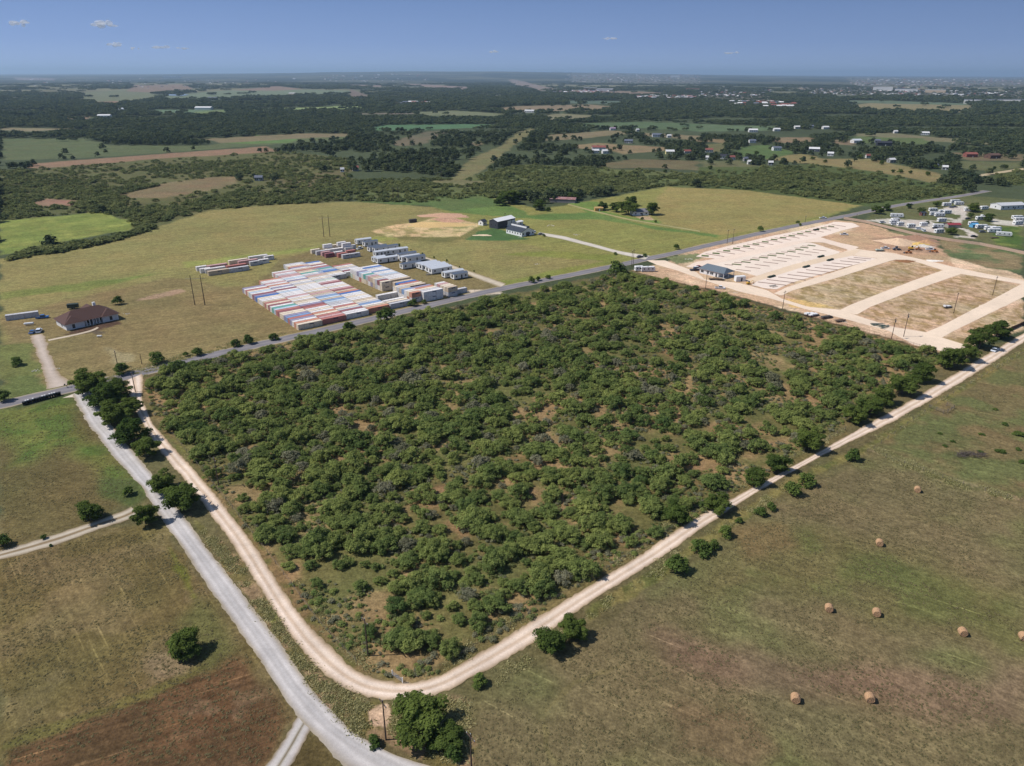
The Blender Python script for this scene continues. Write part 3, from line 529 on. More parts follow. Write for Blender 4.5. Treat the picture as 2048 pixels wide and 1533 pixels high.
def lobes_oak(g,R_,H):
    L=[]
    for i in range(g.randint(24,30)):
        a=g.random()*6.28; t=g.random(); z=H*(.18+.68*t); rr=R_*.74*math.sqrt(max(.05,1-((t-.35)/.75)**2))*g.uniform(.45,1.12); s=R_*g.uniform(.15,.29)
        L.append((rr*math.cos(a),rr*math.sin(a),z,s*g.uniform(.9,1.3),s*g.uniform(.9,1.3),s*g.uniform(.65,.95)))
    L.append((0,0,H*.5,R_*.5,R_*.5,H*.28)); return L
def lobes_bush(g,R_,H):
    n=g.randint(9,12); L=[]
    for i in range(n):
        a=g.random()*6.28; t=g.random(); z=H*(.12+.68*t); rr=R_*.66*math.sqrt(max(.05,1-t**2))*g.uniform(.5,1); s=R_*g.uniform(.24,.38)
        L.append((rr*math.cos(a),rr*math.sin(a),z,s,s,s*g.uniform(.8,1)))
    L.append((0,0,H*.4,R_*.5,R_*.5,H*.35)); return L
M_BUSH=leaf_mat('bush_leaf',(.050,.092,.026),(.135,.180,.045),.3)
M_MESQ=leaf_mat('mesquite_leaf',(.098,.156,.050),(.290,.325,.098),.38)
M_OAK=leaf_mat('oak_leaf',(.050,.090,.024),(.155,.200,.048),.4)
M_FAR=leaf_mat('woodland_leaf',(.044,.070,.040),(.112,.132,.058),.3)
M_SCRUB=leaf_mat('scrub_leaf',(.095,.130,.055),(.235,.250,.095),.35)
M_GREY=leaf_mat('grey_brush_leaf',(.15,.155,.090),(.24,.235,.155),.3)
M_GRASS=leaf_mat('dry_grass_blade',(.27,.27,.11),(.50,.45,.24),.45)
def mk(fn,seed,R_,H,n,leaf,m,name,**k):
    g=random.Random(seed); return crown_mesh(name,[cards(seed,fn(g,R_,H),n,leaf,**k)],m)
# unit-sized sources are built at real size, then scaled a little
MESQ=[(mk(lobes_mesq,10+i,3.3,3.9,3800,.165,M_MESQ,'crown'),limbs('trunk',50+i,3.6,2.6,5,.13,BARK)) for i in range(7)]
GREYB=[(mk(lobes_mesq,70+i,2.8,3.1,1500,.17,M_GREY,'crown'),limbs('trunk',75+i,3.2,2.6,7,.10,GREYW,branchy=2)) for i in range(2)]
OAK=[(mk(lobes_oak,20+i,5.0,8.5,8500,.235,M_OAK,'crown'),limbs('trunk',60+i,7.6,4.2,6,.30,BARK)) for i in range(5)]
SMALL=[(mk(lobes_bush,30+i,1.6,2.5,1100,.15,M_BUSH,'crown'),limbs('trunk',65+i,2.6,1.2,4,.07,BARK)) for i in range(3)]
for s_ in (MESQ,GREYB,OAK,SMALL):
    for c_,t_ in s_:
        t_.parent=c_ if False else None
def gn_scatter(name,label,P,S,srcs,rot=None,cat=None):
    """one object of uncountable plants: points that carry size and turn, each shown as one of the source plants"""
    P=np.asarray(P,float); n=len(P); me=bpy.data.meshes.new(name); me.vertices.add(n); me.vertices.foreach_set('co',P.astype(np.float32).ravel()); me.update()
    a=me.attributes.new('scl','FLOAT_VECTOR','POINT'); a.data.foreach_set('vector',np.asarray(S,np.float32).ravel())
    a=me.attributes.new('rot','FLOAT_VECTOR','POINT'); r_=np.zeros((n,3),np.float32); r_[:,2]=rng.random(n)*6.283; a.data.foreach_set('vector',r_.ravel())
    a=me.attributes.new('idx','INT','POINT'); a.data.foreach_set('value',rng.integers(0,len(srcs),n).astype(np.int32))
    o=bpy.data.objects.new(name,me); COL.objects.link(o); tag(o,label,cat,kind='stuff')
    lib=bpy.data.collections.new(name+'_sources')
    for s in srcs: lib.objects.link(s)
    ng=bpy.data.node_groups.new(name,'GeometryNodeTree'); ng.interface.new_socket('Geometry',in_out='INPUT',socket_type='NodeSocketGeometry'); ng.interface.new_socket('Geometry',in_out='OUTPUT',socket_type='NodeSocketGeometry')
    N=ng.nodes; L=ng.links; gi=N.new('NodeGroupInput'); go=N.new('NodeGroupOutput'); ip=N.new('GeometryNodeInstanceOnPoints'); ci=N.new('GeometryNodeCollectionInfo'); ci.inputs['Collection'].default_value=lib
    ci.inputs['Separate Children'].default_value=True; ci.inputs['Reset Children'].default_value=True
    def attr(nm,t):
        q=N.new('GeometryNodeInputNamedAttribute'); q.data_type=t; q.inputs[0].default_value=nm; return q.outputs['Attribute']
    L.new(gi.outputs[0],ip.inputs['Points']); L.new(ci.outputs[0],ip.inputs['Instance']); ip.inputs['Pick Instance'].default_value=True
    L.new(attr('idx','INT'),ip.inputs['Instance Index']); L.new(attr('rot','FLOAT_VECTOR'),ip.inputs['Rotation']); L.new(attr('scl','FLOAT_VECTOR'),ip.inputs['Scale']); L.new(ip.outputs[0],go.inputs[0])
    md=o.modifiers.new('scatter','NODES'); md.node_group=ng; return o
def plant(name,src,x,y,s,label,cat,group=None,sz=None,z=0.0,rz=None):
    e=empty(name,(x,y,z),random.random()*6.28 if rz is None else rz,label,cat,group); e.scale=(s*random.uniform(.86,1.16),s*random.uniform(.86,1.16),sz or s)
    for o,nm in zip(src,('crown','trunk')):
        c=bpy.data.objects.new(nm,o.data); COL.objects.link(c); c.parent=e
    return e
# ---------------------------------------------------------------- the mesquite thicket
THG=Ga(TH); inner=lambda P,mg: sdist(P,THG)>mg
gx,gy=np.meshgrid(np.arange(-160,300,4.35),np.arange(90,480,4.35)); Q=np.c_[gx.ravel(),gy.ravel()]; Q+=(rng.random(Q.shape)-.5)*4.6
sd=sdist(Q,THG); pp=np.array([proj(*q)[:2] for q in Q])
right=np.clip((pp[:,0]-500)/1100,0,1); low=np.clip((pp[:,1]-950)/350,0,1)
gap=fbm(Q[:,0],Q[:,1],26,61,3)
dens=1.10-.36*right-.10*low-2.0*np.clip(gap-.50,0,1)*(.35+right+low*.8)
left_strip=(pp[:,1]>1180)&(pp[:,0]<720)
keep=(sd>2.8)&(rng.random(len(Q))<dens)&~((sd<9)&(pp[:,1]>900)&(rng.random(len(Q))<.45))
keep&=~((pp[:,1]>1130)&(pp[:,0]<720)&(rng.random(len(Q))<.6))
keep&=~((pp[:,1]>1180)&(pp[:,0]>700)&(pp[:,0]<790)&(pp[:,1]<1330)&(rng.random(len(Q))<.8))
keep&=~((pp[:,0]<340)&(pp[:,1]>790)&(pp[:,1]<870))
Q=Q[keep]; sd=sd[keep]; pp=pp[keep]; size=.94*(.42+.85*rng.random(len(Q))**1.5)*(1.04-.14*np.clip((pp[:,0]-500)/1100,0,1)); size*=np.clip(1.08-.12*np.clip((pp[:,1]-1080)/200,0,1),.6,1.2)
order=np.argsort(np.hypot(Q[:,0],Q[:,1])); Q=Q[order];pp=pp[order];size=size[order]; sd=sd[order]
def zone(px,py,sd_):
    if py>1180: return 'near the bend of the dirt road' if sd_<14 else 'in the sparse near corner of the thicket'
    side='left' if px<1024-(py-900)*.3 else 'right'
    if sd_<9: return 'at the thicket edge along the left leg of the dirt road' if side=='left' else 'at the thicket edge along the right leg of the dirt road'
    return ('inside the near %s part of the thicket' if py>1010 else 'inside the middle %s part of the thicket')%side
for i in range(min(285,len(Q))):
    dead=(rng.random()<.05); x,y=Q[i]; s=float(size[i]); v=random.randrange(7)
    if dead: plant('grey_brush',GREYB[random.randrange(2)],x,y,s*1.05,'half bare greyish brush '+zone(pp[i][0],pp[i][1],sd[i]),'shrub','grey brush of the thicket')
    else:
        w='small' if s<.75 else ('wide' if s>.98 else 'medium-sized')
        plant('mesquite',MESQ[v],x,y,s,'%s green mesquite %s'%(w,zone(pp[i][0],pp[i][1],sd[i])),'mesquite','mesquites of the near half of the thicket',sz=s*random.uniform(.9,1.1))
rest=Q[285:]; rs_=size[285:]
LIBM=[mk(lobes_mesq,110+i,3.3,3.9,2200,.21,M_MESQ,'mesquite_source') for i in range(7)]+[mk(lobes_mesq,120,2.8,3.1,1000,.22,M_GREY,'grey_source')]
gn_scatter('thicket_brush','unbroken green mesquite brush filling the far half of the thicket',np.c_[rest,np.zeros(len(rest))],np.c_[rs_*(.8+.4*rng.random(len(rest))),rs_*(.8+.4*rng.random(len(rest))),rs_*(.8+.45*rng.random(len(rest)))],LIBM)
# low undergrowth and dry tufts below the brush
LOW=[mk(lambda g,a,b:[(g.uniform(-.3,.3),g.uniform(-.3,.3),.35,.55,.5,.35) for _ in range(3)],140+i,1,1,110,.13,[M_SCRUB,M_GREY,M_MESQ][i],'low_source') for i in range(3)]
def rand_in(poly,n,mg=.5):
    mn=poly.min(0);mx=poly.max(0); P=mn+rng.random((n,2))*(mx-mn); return P[sdist(P,poly)>mg]
U=rand_in(THG,60000,1.0); U=U[fbm(U[:,0],U[:,1],11,71,4)>.42]; s=.5+1.1*rng.random(len(U))**2
gn_scatter('undergrowth','low shrubs and weeds on the bare soil between the mesquites',np.c_[U,np.zeros(len(U))],np.c_[s,s,s*.8],LOW)
def blades(seed,n=60,h=.27,sp=1.1):
    g=np.random.default_rng(seed); b=g.normal(size=(n,2))*sp*.5; a=g.random(n)*6.28; hh=h*(.5+.6*g.random(n)); le=g.normal(size=(n,2))*.22; w=.06+.05*g.random(n)
    p0=np.c_[b-np.c_[np.cos(a),np.sin(a)]*w[:,None],np.zeros(n)]; p1=np.c_[b+np.c_[np.cos(a),np.sin(a)]*w[:,None],np.zeros(n)]; p2=np.c_[b+le+np.c_[np.cos(a),np.sin(a)]*w[:,None]*.5,hh]; p3=np.c_[b+le-np.c_[np.cos(a),np.sin(a)]*w[:,None]*.5,hh]
    return np.stack([p0,p1,p2,p3],1).reshape(-1,3),np.arange(4*n).reshape(-1,4),np.repeat(g.random(n),4)
GR=[crown_mesh('grass_source',[blades(150+i)],M_GRASS) for i in range(4)]
VP=[]
for poly,n in [([(380,1040),(470,1110),(590,1290),(650,1360),(720,1403),(940,1405),(935,1533),(720,1480),(640,1395),(500,1195)],5200),
               ([(340,870),(480,1035),(660,1270),(720,1345),(800,1362),(890,1345),(1300,1095),(1500,970),(1690,865),(1690,855),(1490,955),(1250,1090),(860,1310),(760,1330),(660,1220),(520,1060),(420,940)],5200),
               ([(950,1360),(1060,1292),(1300,1137),(1480,1018),(1590,952),(1740,882),(1885,793),(2055,690),(2055,700),(1890,806),(1745,900),(1600,968),(1490,1040),(1320,1160),(1180,1240),(1000,1372)],5200),
               ([(1735,898),(1760,897),(1900,955),(2060,1000),(2060,1012),(1890,968)],1100),
               ([(285,745),(480,702),(640,672),(640,678),(480,712),(290,770)],500),([(200,770),(400,712),(480,690),(590,668),(590,664),(470,682),(300,725),(180,762)],700)]:
    g_=Ga(poly); VP.append(rand_in(g_,n*2,.3)[:n])
VP=np.concatenate(VP); VP=VP[fbm(VP[:,0],VP[:,1],5,75)>.42]; s=.6+.8*rng.random(len(VP))
gn_scatter('roadside_grass','tall dry grass and weeds on the verges of the dirt roads',np.c_[VP,np.zeros(len(VP))],np.c_[s,s,s],GR)
M_WEED=leaf_mat('field_weed_leaf',(.165,.155,.075),(.30,.26,.14),.4)
WD=[mk(lambda g,a,b:[(g.uniform(-.2,.2),g.uniform(-.2,.2),.08,.30,.28,.12) for _ in range(3)],190+i,1,1,46,.085,M_WEED,'weed_source') for i in range(4)]
FP=[]
for poly,n in [([(960,1410),(1300,1190),(1500,1060),(1640,975),(1735,915),(1900,970),(2060,1020),(2060,1560),(940,1560)],30000),([(1745,905),(1890,815),(2060,710),(2060,1000),(1900,955)],6000),
               ([(0,1125),(190,1070),(325,1065),(365,1110),(440,1225),(508,1320),(585,1435),(520,1533),(0,1533)],12000),([(0,835),(130,805),(172,850),(272,975),(245,1008),(0,1090)],7000)]:
    g_=Ga(poly); q_=rand_in(g_,n*2,.5); FP.append(q_[(fbm(q_[:,0],q_[:,1],8,77,3)>.42)&(rng.random(len(q_))<.6)][:n])
FP=np.concatenate(FP); s=.3+.6*rng.random(len(FP))**2.5
gn_scatter('field_weeds','short weeds and clipped grass tufts strewn over the near fields',np.c_[FP,np.zeros(len(FP))],np.c_[s,s,s],WD)
# ---------------------------------------------------------------- woods and scrub beyond the fields
def ingrid(d0,d1,cellf,azm=38):
    out=[]; d=d0
    while d<d1:
        c=cellf(d); n=int(2*R(azm)*d/c); a=(np.arange(n)+rng.random(n))/n*2*R(azm)-R(azm); rr=d+rng.random(n)*c; out.append(np.c_[rr*np.sin(a),rr*np.cos(a),np.full(n,c)]); d+=c
    return np.concatenate(out)
NEARP=Ga([(-400,500),(0,512),(140,492),(290,455),(420,420),(700,402),(860,406),(985,418),(1160,400),(1190,396),(1330,372),(1500,380),(1722,408),(1800,402),(1930,388),(2060,372),(2500,400),(2500,1600),(-400,1600)])
HOUSES=[(w_,x_,y_,ww,rc_,wc_,lb) for w_,lst in ((Z3,[(155,690,62,'dark','white','white house with dark roof among trees and parked cars'),(335,590,52,'slate','white','white house with twin gables in the upper pasture'),(340,522,68,'pale','white','long pale building below the dark wood'),(490,515,50,'pale','white','white shed beside the upper field'),
 (492,638,66,'slate','white','white farmhouse with arched front on the green lawn'),(724,645,78,'pale','slate','dark metal shed with white roof'),(825,672,44,'pale','white','small white steep-gabled house'),(1000,590,74,'silver','white','large white house with silver roofs'),(1170,608,110,'dark','dark','big dark barn between the trees'),(1125,588,40,'slate','slate','dark house behind the big barn'),
 (1220,714,58,'pale','grey','low white-roofed shed in the tan pasture'),(1722,680,88,'redbrown','redbrown','red-brown house near the right pastures'),(1870,688,100,'brown','brown','wide brown house near the right edge'),(60,650,60,'redbrown','white','reddish roofed house half hidden in trees'),(1065,685,34,'redbrown','white','small reddish house in the dark trees'),
 (1425,540,60,'pale','white','white house with pale roof under the long wood'),(1240,528,30,'pale','white','small white house under the long wood'),(620,500,50,'pale','white','white long house in the row below the wood'),(705,494,40,'slate','white','house with slate roof in the row below the wood'),(800,502,50,'pale','white','pale gabled house at the end of the row'),
 (1490,750,48,'slate','pale','slate-roofed house at the wood edge'),(1550,760,40,'pale','grey','grey shed beside the slate-roofed house'),(295,705,40,'slate','grey','grey shed by the junk yard'),(320,725,40,'pale','white','white trailer home by the junk yard'),(448,730,36,'pale','grey','small grey hut in the scrub'),(45,695,22,'pale','white','tiny white shed at the scrub edge'),(205,697,54,'redbrown','pale','low reddish shed in the junk yard')]),
 (Z2,[(1460,590,100,'redbrown','pale','sprawling brown-roofed house in the tan clearing'),(1440,606,50,'pale','white','white fence-like shed before the brown-roofed house'),(1500,608,50,'pale','white','second white shed before the brown-roofed house'),(1540,472,40,'mauve','white','two-storey white house with mauve roof'),(1685,478,22,'pale','white','small white hut on the hill field'),(1800,512,70,'slate','pale','low grey house among the trees'),(1870,514,30,'pale','white','pale barn right of the grey house'),
 (1875,612,62,'pale','yellow','cream building with white roof beside the hedgerow'),(1978,610,55,'redbrown','pale','tan house right of the cream building'),(35,708,44,'redbrown','white','white house with red roof on the left wood edge'),(1050,368,70,'pale','white','white barns in the far clearing'),(1630,548,60,'slate','grey','slate-roofed house behind trees'),(455,200,16,'pale','white','white far house on the ridge field'),(540,195,14,'pale','white','second far house on the ridge field')]),
 (Z1,[(1190,352,120,'pale','white','long white farm building in the far clearing'),(610,398,90,'pale','white','cluster-like white house deep in the left wood'),(715,355,55,'silver','white','silver-roofed house deep in the left wood'),(90,290,40,'pale','white','white house at the far left fields'),(28,290,24,'pale','white','small white house at the far left edge'),(1710,262,50,'pale','tan','low pale farm building in the far wood'),(1245,290,60,'slate','white','slate-roofed farm in the far wood'),(1515,768,56,'slate','grey','grey shed in the scrub'),(2005,716,26,'pale','white','tiny white shed near the red-roofed house'),(270,275,40,'redbrown','pale','reddish farmhouse in the far left fields'),(475,258,24,'pale','white','little far white house'),(1030,200,14,'pale','pale','pale silo-like far building')])) for x_,y_,ww,rc_,wc_,lb in lst]
HG=[]
for fn_,x_,y_,ww,rc_,wc_,lb in HOUSES:
    q_=fn_([(x_,y_)])[0]; g_=G(*q_); s_={Z1:.3418,Z2:.3418,Z3:.3164}[fn_]; HG.append((g_[0],g_[1],ww*s_*proj(g_[0],g_[1])[2]/FPX))
def near_house(P,k=1.0):
    m_=np.zeros(len(P),bool)
    for hx,hy,hw in HG:
        c_=np.array([hx,hy]); u_=c_/np.hypot(*c_); d_=P-c_; al=d_@u_; ac=np.abs(d_[:,0]*u_[1]-d_[:,1]*u_[0]); m_|=(al<hw*.5+4)&(al>-.055*np.hypot(*c_)*k-4)&(ac<hw*.5+2)
    return m_
def clear_of(P,mg,lift=1.07):
    k=np.ones(len(P),bool)
    for g in OPEN:
        mn=g.min(0)*np.where(g.min(0)>0,.9,1.1)-mg; mx=g.max(0)*np.where(g.max(0)>0,1.1,.9)+mg; c=np.nonzero(k&(P[:,0]>mn[0])&(P[:,0]<mx[0])&(P[:,1]>mn[1])&(P[:,1]<mx[1]))[0]
        if len(c): 
            w=(fbm(P[c,0],P[c,1],40,81)-.5)*mg*2; k[c]&=sdist(P[c],g)<w
            k[c]&=~(inpoly(P[c]*lift,g)&(rng.random(len(c))<.8)); k[c]|=(rng.random(len(c))<.016)&(np.hypot(P[c,0],P[c,1])>900)
    return k
def in_scrub(P):
    k=np.zeros(len(P),bool)
    for g in SCRUB: k|=inpoly(P,g)
    return k
C1=ingrid(380,1500,lambda d:5.6 if d<900 else 7.4); P=C1[:,:2]; 
ok=~inpoly(P,NEARP)&clear_of(P,4)&~near_house(P); C1=C1[ok]; P=P[ok]; sc_=in_scrub(P)
S1=P[sc_]; nn=fbm(S1[:,0],S1[:,1],55,83,4); S1=S1[(rng.random(len(S1))<1.2-1.5*np.clip(nn-.44,0,1)*2.2)]
_hp=Ga([(15,513),(100,495),(180,485),(262,466),(298,452),(312,456),(270,474),(160,499),(70,514),(20,522)]); _hx=rand_in(_hp,900,1)[:260]; S1=np.r_[S1,_hx]
s=.5+.75*rng.random(len(S1))**1.4
LIBS=[mk(lobes_mesq,160+i,3.3,3.7,300,.55,M_SCRUB,'scrub_source') for i in range(5)]
gn_scatter('scrub_brush','pale green mesquite scrub spreading beyond the hay fields',np.c_[S1,np.zeros(len(S1))],np.c_[s*1.15,s*1.15,s*.85],LIBS)
W1=P[~sc_]; W1=W1[(fbm(W1[:,0],W1[:,1],70,85,3)<.60)&(rng.random(len(W1))<.46)&(fbm(W1[:,0]/2.6,W1[:,1],60,87,3)<.64)]
ex=[]
for hx,hy,hw in HG:
    for _ in range(7 if math.hypot(hx,hy)<2400 else 0):
        a=rng.random()*6.28; q=(hw*.5+5+rng.random()*16); px_,py_=hx+math.cos(a)*q*1.3,hy+math.sin(a)*q
        if math.sin(a)>-.35: ex.append((px_,py_))
W1=np.r_[W1,np.array(ex)]
s=.65+.6*rng.random(len(W1))
LIBW=[mk(lobes_oak,170+i,5.0,8.0,330,.85,M_FAR,'wood_source') for i in range(5)]
gn_scatter('woods','dark belts of trees between the far pastures',np.c_[W1,height(W1[:,0],W1[:,1])*0],np.c_[s,s,s],LIBW)
def clump(seed):
    g=random.Random(seed); L=[]
    for i in range(9): a=g.random()*6.28; rr=g.random()**.5*8.5; s=g.uniform(2.6,4.2); L.append((rr*math.cos(a),rr*math.sin(a),g.uniform(4,6.5),s,s,s*.8))
    return crown_mesh('clump_source',[cards(seed,L,300,1.5)],M_FAR)
CL=[clump(180+i) for i in range(5)]
C2=ingrid(1500,9500,lambda d:max(13,d*.0072)); P=C2[:,:2]; ok=clear_of(P,8)&~in_scrub(P)&~near_house(P); C2=C2[ok];P=P[ok]
d=np.hypot(P[:,0],P[:,1]); n2=fbm(P[:,0],P[:,1],900,2,4); ang=R(20); cell=vnoise((P[:,0]*math.cos(ang)+P[:,1]*math.sin(ang))/700,(-P[:,0]*math.sin(ang)+P[:,1]*math.cos(ang))/1100,21)
op=((n2*.55+cell*.45)>.5)&(d>4600); k=~op|(rng.random(len(P))<.10); k&=(rng.random(len(P))<.74)&(fbm(P[:,0]/3,P[:,1],170,88,3)<.64); C2=C2[k];P=P[k]
s=C2[:,2]/17*(.8+.4*rng.random(len(P)))*1.1; sz=np.minimum(s,1.5)*(.8+.4*rng.random(len(P)))
gn_scatter('distant_woods','bluish dark woods fading towards the horizon',np.c_[P,height(P[:,0],P[:,1])-.5],np.c_[s,s,sz],CL)
#==TREES==

# ---------------------------------------------------------------- individual trees (base pixel, crown width in photo px)
def crown_scale(px,py,w,base): 
    x,y=G(px,py); d=proj(x,y)[2]; return x,y,w*d/FPX/base
def oak(px,py,w,label,group='roadside trees',hz=1.0,name='shade_tree'):
    x,y,s=crown_scale(px,py,w,10.2); return plant(name,OAK[random.randrange(5)],x,y,s,label,'tree',group,sz=s*hz)
def bush(px,py,w,label,group='shrubs',hz=1.0,name='shrub',src=None):
    x,y,s=crown_scale(px,py,w,3.3); return plant(name,(src or SMALL)[random.randrange(3)],x,y,s,label,'shrub' if name=='shrub' else 'tree',group,sz=s*hz)
def mesq(px,py,w,label,group='mesquites on the verges',hz=1.0):
    x,y,s=crown_scale(px,py,w,6.8); return plant('mesquite',MESQ[random.randrange(7)],x,y,s,label,'mesquite',group,sz=s*hz)
for a in [(182,786,80,'big dark tree nearest the asphalt road in the row beside the gravel road'),(212,812,76,'second dark tree of the row from the asphalt road'),(238,796,62,'dark tree on the road side of the row, by the utility pole'),
          (232,846,76,'broad dark tree in the middle of the row beside the gravel road'),(262,830,54,'tree of the dark row closest to the dirt road'),(266,884,80,'lighter green tree at the near end of the dark roadside row'),
          (296,912,64,'round dark tree standing alone between gravel road and dirt road'),(332,982,70,'left tree of the touching pair between the two roads'),(368,1016,84,'larger right tree of the touching pair shading the dirt road'),
          (372,1308,78,'lone green tree with black shadow in the lower left field'),(182,1040,62,'bushy dark tree above the two-rut track'),
          (838,1458,134,'big dark tree below the bend of the dirt road'),(892,1490,80,'darker tree leaning against the big tree below the bend')]:
    oak(*a,hz=.62 if a[1]>1440 else (.78 if a[2]>60 else .85))
o_=oak(292,1048,62,'sparse pale tree where the two-rut track meets the gravel road',hz=.9)
oak(1100,1300,78,'left tree of the leafy pair on the field edge beside the dirt road',hz=.75); oak(1145,1272,76,'right tree of the leafy pair on the field edge beside the dirt road',hz=.75)
for a in [(1617,900,70,'tall dark round tree on the thicket edge by the dirt road'),(1552,942,54,'compact dark tree on the thicket edge left of the tall round one'),(1510,970,52,'dark leafy tree at the thicket edge, third up the right leg'),
          (1436,1024,60,'wide dark tree overhanging the dirt road with lacy shadow'),(1352,1040,60,'dark tree at the thicket edge low on the right leg of the road'),(1706,845,58,'dark tree where the thicket edge meets pale dead brush'),(1738,830,54,'bushy dark tree next up the road edge'),
          (1768,808,60,'large dark tree of the upper roadside clump'),(1804,788,64,'broad dark tree in the upper roadside clump'),(1842,764,58,'dark tree of the roadside clump below the iron fence corner'),
          (1898,736,62,'dark tree just outside the iron fence corner'),(1930,722,52,'rounded tree between fence corner and parked silver car'),(1958,697,62,'big dark tree above the silver car'),(1992,678,56,'dark tree at the end of the brown fence by the road')]:
    oak(*a,hz=.85,group='trees on the upper side of the dirt road')
for a in [(1703,920,34,'small round tree below the dirt road near the pasture corner'),(1614,970,36,'right one of two small trees hugging the lower road edge'),(1584,988,40,'left one of two small trees hugging the lower road edge'),
          (1541,1020,22,'thin shrub pair on the grassy verge'),(1520,1030,26,'pale green shrub beside the thin pair'),(1477,1045,16,'tiny tree on the verge'),(1452,1072,34,'dark bush on the verge with tufted top'),
          (1402,1105,40,'wide dark bush on the field edge'),(1425,1098,28,'small bush touching the wide dark bush'),(1352,1142,50,'round dark bush, lowest of the verge row'),
          (957,1370,34,'blue-green bush on the lower edge of the dirt road'),(750,1490,32,'bright green bush beside the leaning utility pole'),(905,1518,40,'bushy growth under the big tree'),
          (88,1078,14,'tiny tree above the two-rut track'),(102,1093,8,'seedling below the two-rut track'),(6,1092,38,'dark bush cut by the left edge'),(8,802,34,'dark bush at the left end of the asphalt road'),
          (36,731,26,'low bush in the lawn left of the driveway'),(236,609,24,'low bush behind the brown-roofed house'),(247,748,34,'round tree beside the road pole'),(316,726,34,'round green bush on the far road edge'),
          (372,713,14,'small bush on the far verge'),(395,711,24,'rounded tree on the far verge'),(472,693,22,'round bush at the yard corner'),(497,688,26,'taller tree at the yard corner'),(548,680,20,'spindly tree by the thicket edge'),
          (700,664,30,'mesquite-like bush in front of the containers'),(773,642,40,'round tree hiding the road in front of the containers'),(826,612,20,'dark bush before the stacked rust container'),(848,608,13,'slim bush before the stacked white containers'),
          (1235,552,42,'bushy tree at the top corner of the thicket'),(1063,566,18,'left tree of three by the asphalt road'),(1077,562,13,'middle tree of three by the asphalt road'),(1096,558,12,'right tree of three by the asphalt road'),
          (1352,499,16,'dark bush by the asphalt road near the lot entrance'),(1290,514,10,'small tree by the end of the barn driveway'),(1231,510,8,'young tree beside the barn driveway'),(1088,474,8,'young tree by the parked cars at the barn'),
          (1520,463,16,'bush on the field side of the asphalt road'),(1311,446,8,'small bush by the bare patch'),(1284,440,8,'small pale bush before the farmhouse'),(1595,447,8,'small tree on the far field edge'),
          (258,990,26,'leafy dead-topped tree by the gravel road'),(1450,615,28,'dark spot of brush in the upper thicket'),(1096,423,12,'small round bush beside the big one near the shed'),(1600,452,7,'tiny bush by the field corner')]:
    bush(a[0],a[1],a[2]*1.15,a[3],group='small trees and shrubs along the roads',name='small_tree' if 'tree' in a[3] else 'shrub')
for a in [(1018,408,44,'large dark tree left of the white-roofed barn'),(1000,412,30,'dark tree beside the large one left of the barn'),(1040,400,30,'tree behind the field edge above the barn'),(1078,420,32,'round dark tree on the field below the rusty shed'),(1145,402,26,'dark tree at the right end of the rusty shed'),(1100,392,26,'tree behind the rusty shed'),
          (1205,420,26,'small dark tree beside the yellow shed'),(1232,424,30,'tree just right of the yellow shed'),(1256,430,44,'biggest dark tree in front of the farmhouse'),(1262,412,32,'tree behind the farmhouse roof'),(1303,430,38,'round dark tree at the right side of the farmhouse'),
          (1754,428,26,'wide tree at the road end of the RV park'),(1774,422,22,'second tree at the road end of the RV park'),(1817,417,16,'dark tree by the road above the RV park'),(1843,428,20,'tree beside the reddish shed in the RV park'),(1873,414,18,'tree among the upper RVs'),
          (1948,424,28,'large round tree in the RV park'),(1976,443,24,'tree at the fork of the RV park lanes'),(1942,435,14,'small tree at the lane junction'),(1902,470,24,'dark round tree by the RV park fence'),(1794,444,12,'dark purple-leaved tree among RVs'),(1855,448,10,'small tree in the RV park green'),(1902,450,9,'narrow dark tree by the red roof')]:
    oak(*a,hz=.8,group='trees of the far farms and park')
rg=random.Random(5)
for k,(x_,y_) in enumerate([(1150,356),(1240,352),(1330,346),(1420,340),(1480,312),(1513,311),(1625,320),(1763,330),(1785,346),(1800,347),(1820,348),(1855,352),(1495,326),(1890,358),(1905,340),(1870,338),(1988,340),(2010,338),(1650,326),(1720,318)]):
    oak(x_,y_,13 if k%2 else 10,'dark tree standing alone in the pastures near the scattered houses',group='lone pasture trees',hz=.85)
for k in range(9):
    bush(*[(712,483,5),(742,487,4),(798,494,7),(822,502,4),(845,510,5),(868,517,5),(894,524,6),(919,536,4),(948,545,5)][k],'young tree staked along the yard track, behind the tiny houses',group='young trees along the yard track',name='small_tree',hz=1.6)
for a in [(2000,905,24),(1963,870,14),(1880,868,12),(1905,884,12),(1890,893,12),(2040,872,30),(1990,820,14),(2010,850,20),(1930,910,14),(1960,905,16),(2035,900,16),(2042,925,18)]:
    bush(*a,'low green shrub in the tan pasture at the right edge',group='pasture shrubs',hz=.45)
# dead brush pile in the pasture, and fallen brush by the road bend
def brush(name,px,py,L_,W_,n,label,m):
    b=MB(); g=random.Random(px)
    for i in range(n):
        a=g.uniform(-.5,.5) if g.random()<.7 else g.uniform(-1.6,1.6); x=g.uniform(-L_,L_)*.5;y=g.uniform(-W_,W_)*.5; l=g.uniform(.8,2.2); z=g.uniform(.1,1.1)
        b.cyl((x,y,z),(x+math.cos(a)*l,y+math.sin(a)*l,z+g.uniform(-.3,.6)),.05,.015,m,4)
    x,y=G(px,py); o=b.build(name,loc=(x,y,0),rz=-.15); return tag(o,label,'brush pile')
brush('brush_pile',1942,912,8,3,170,'heap of bare greyish brown branches in the right pasture',mat('dead_twigs',(.12,.095,.085),.9,.2,3))
brush('brush_pile',1915,914,3,2,40,'small scatter of bare twigs left of the big brush heap',mat('dead_twigs',(.12,.095,.085),.9,.2,3))
brush('brush_pile',1700,838,6,4,60,'pale grey dead brush at the thicket edge',GREYW)
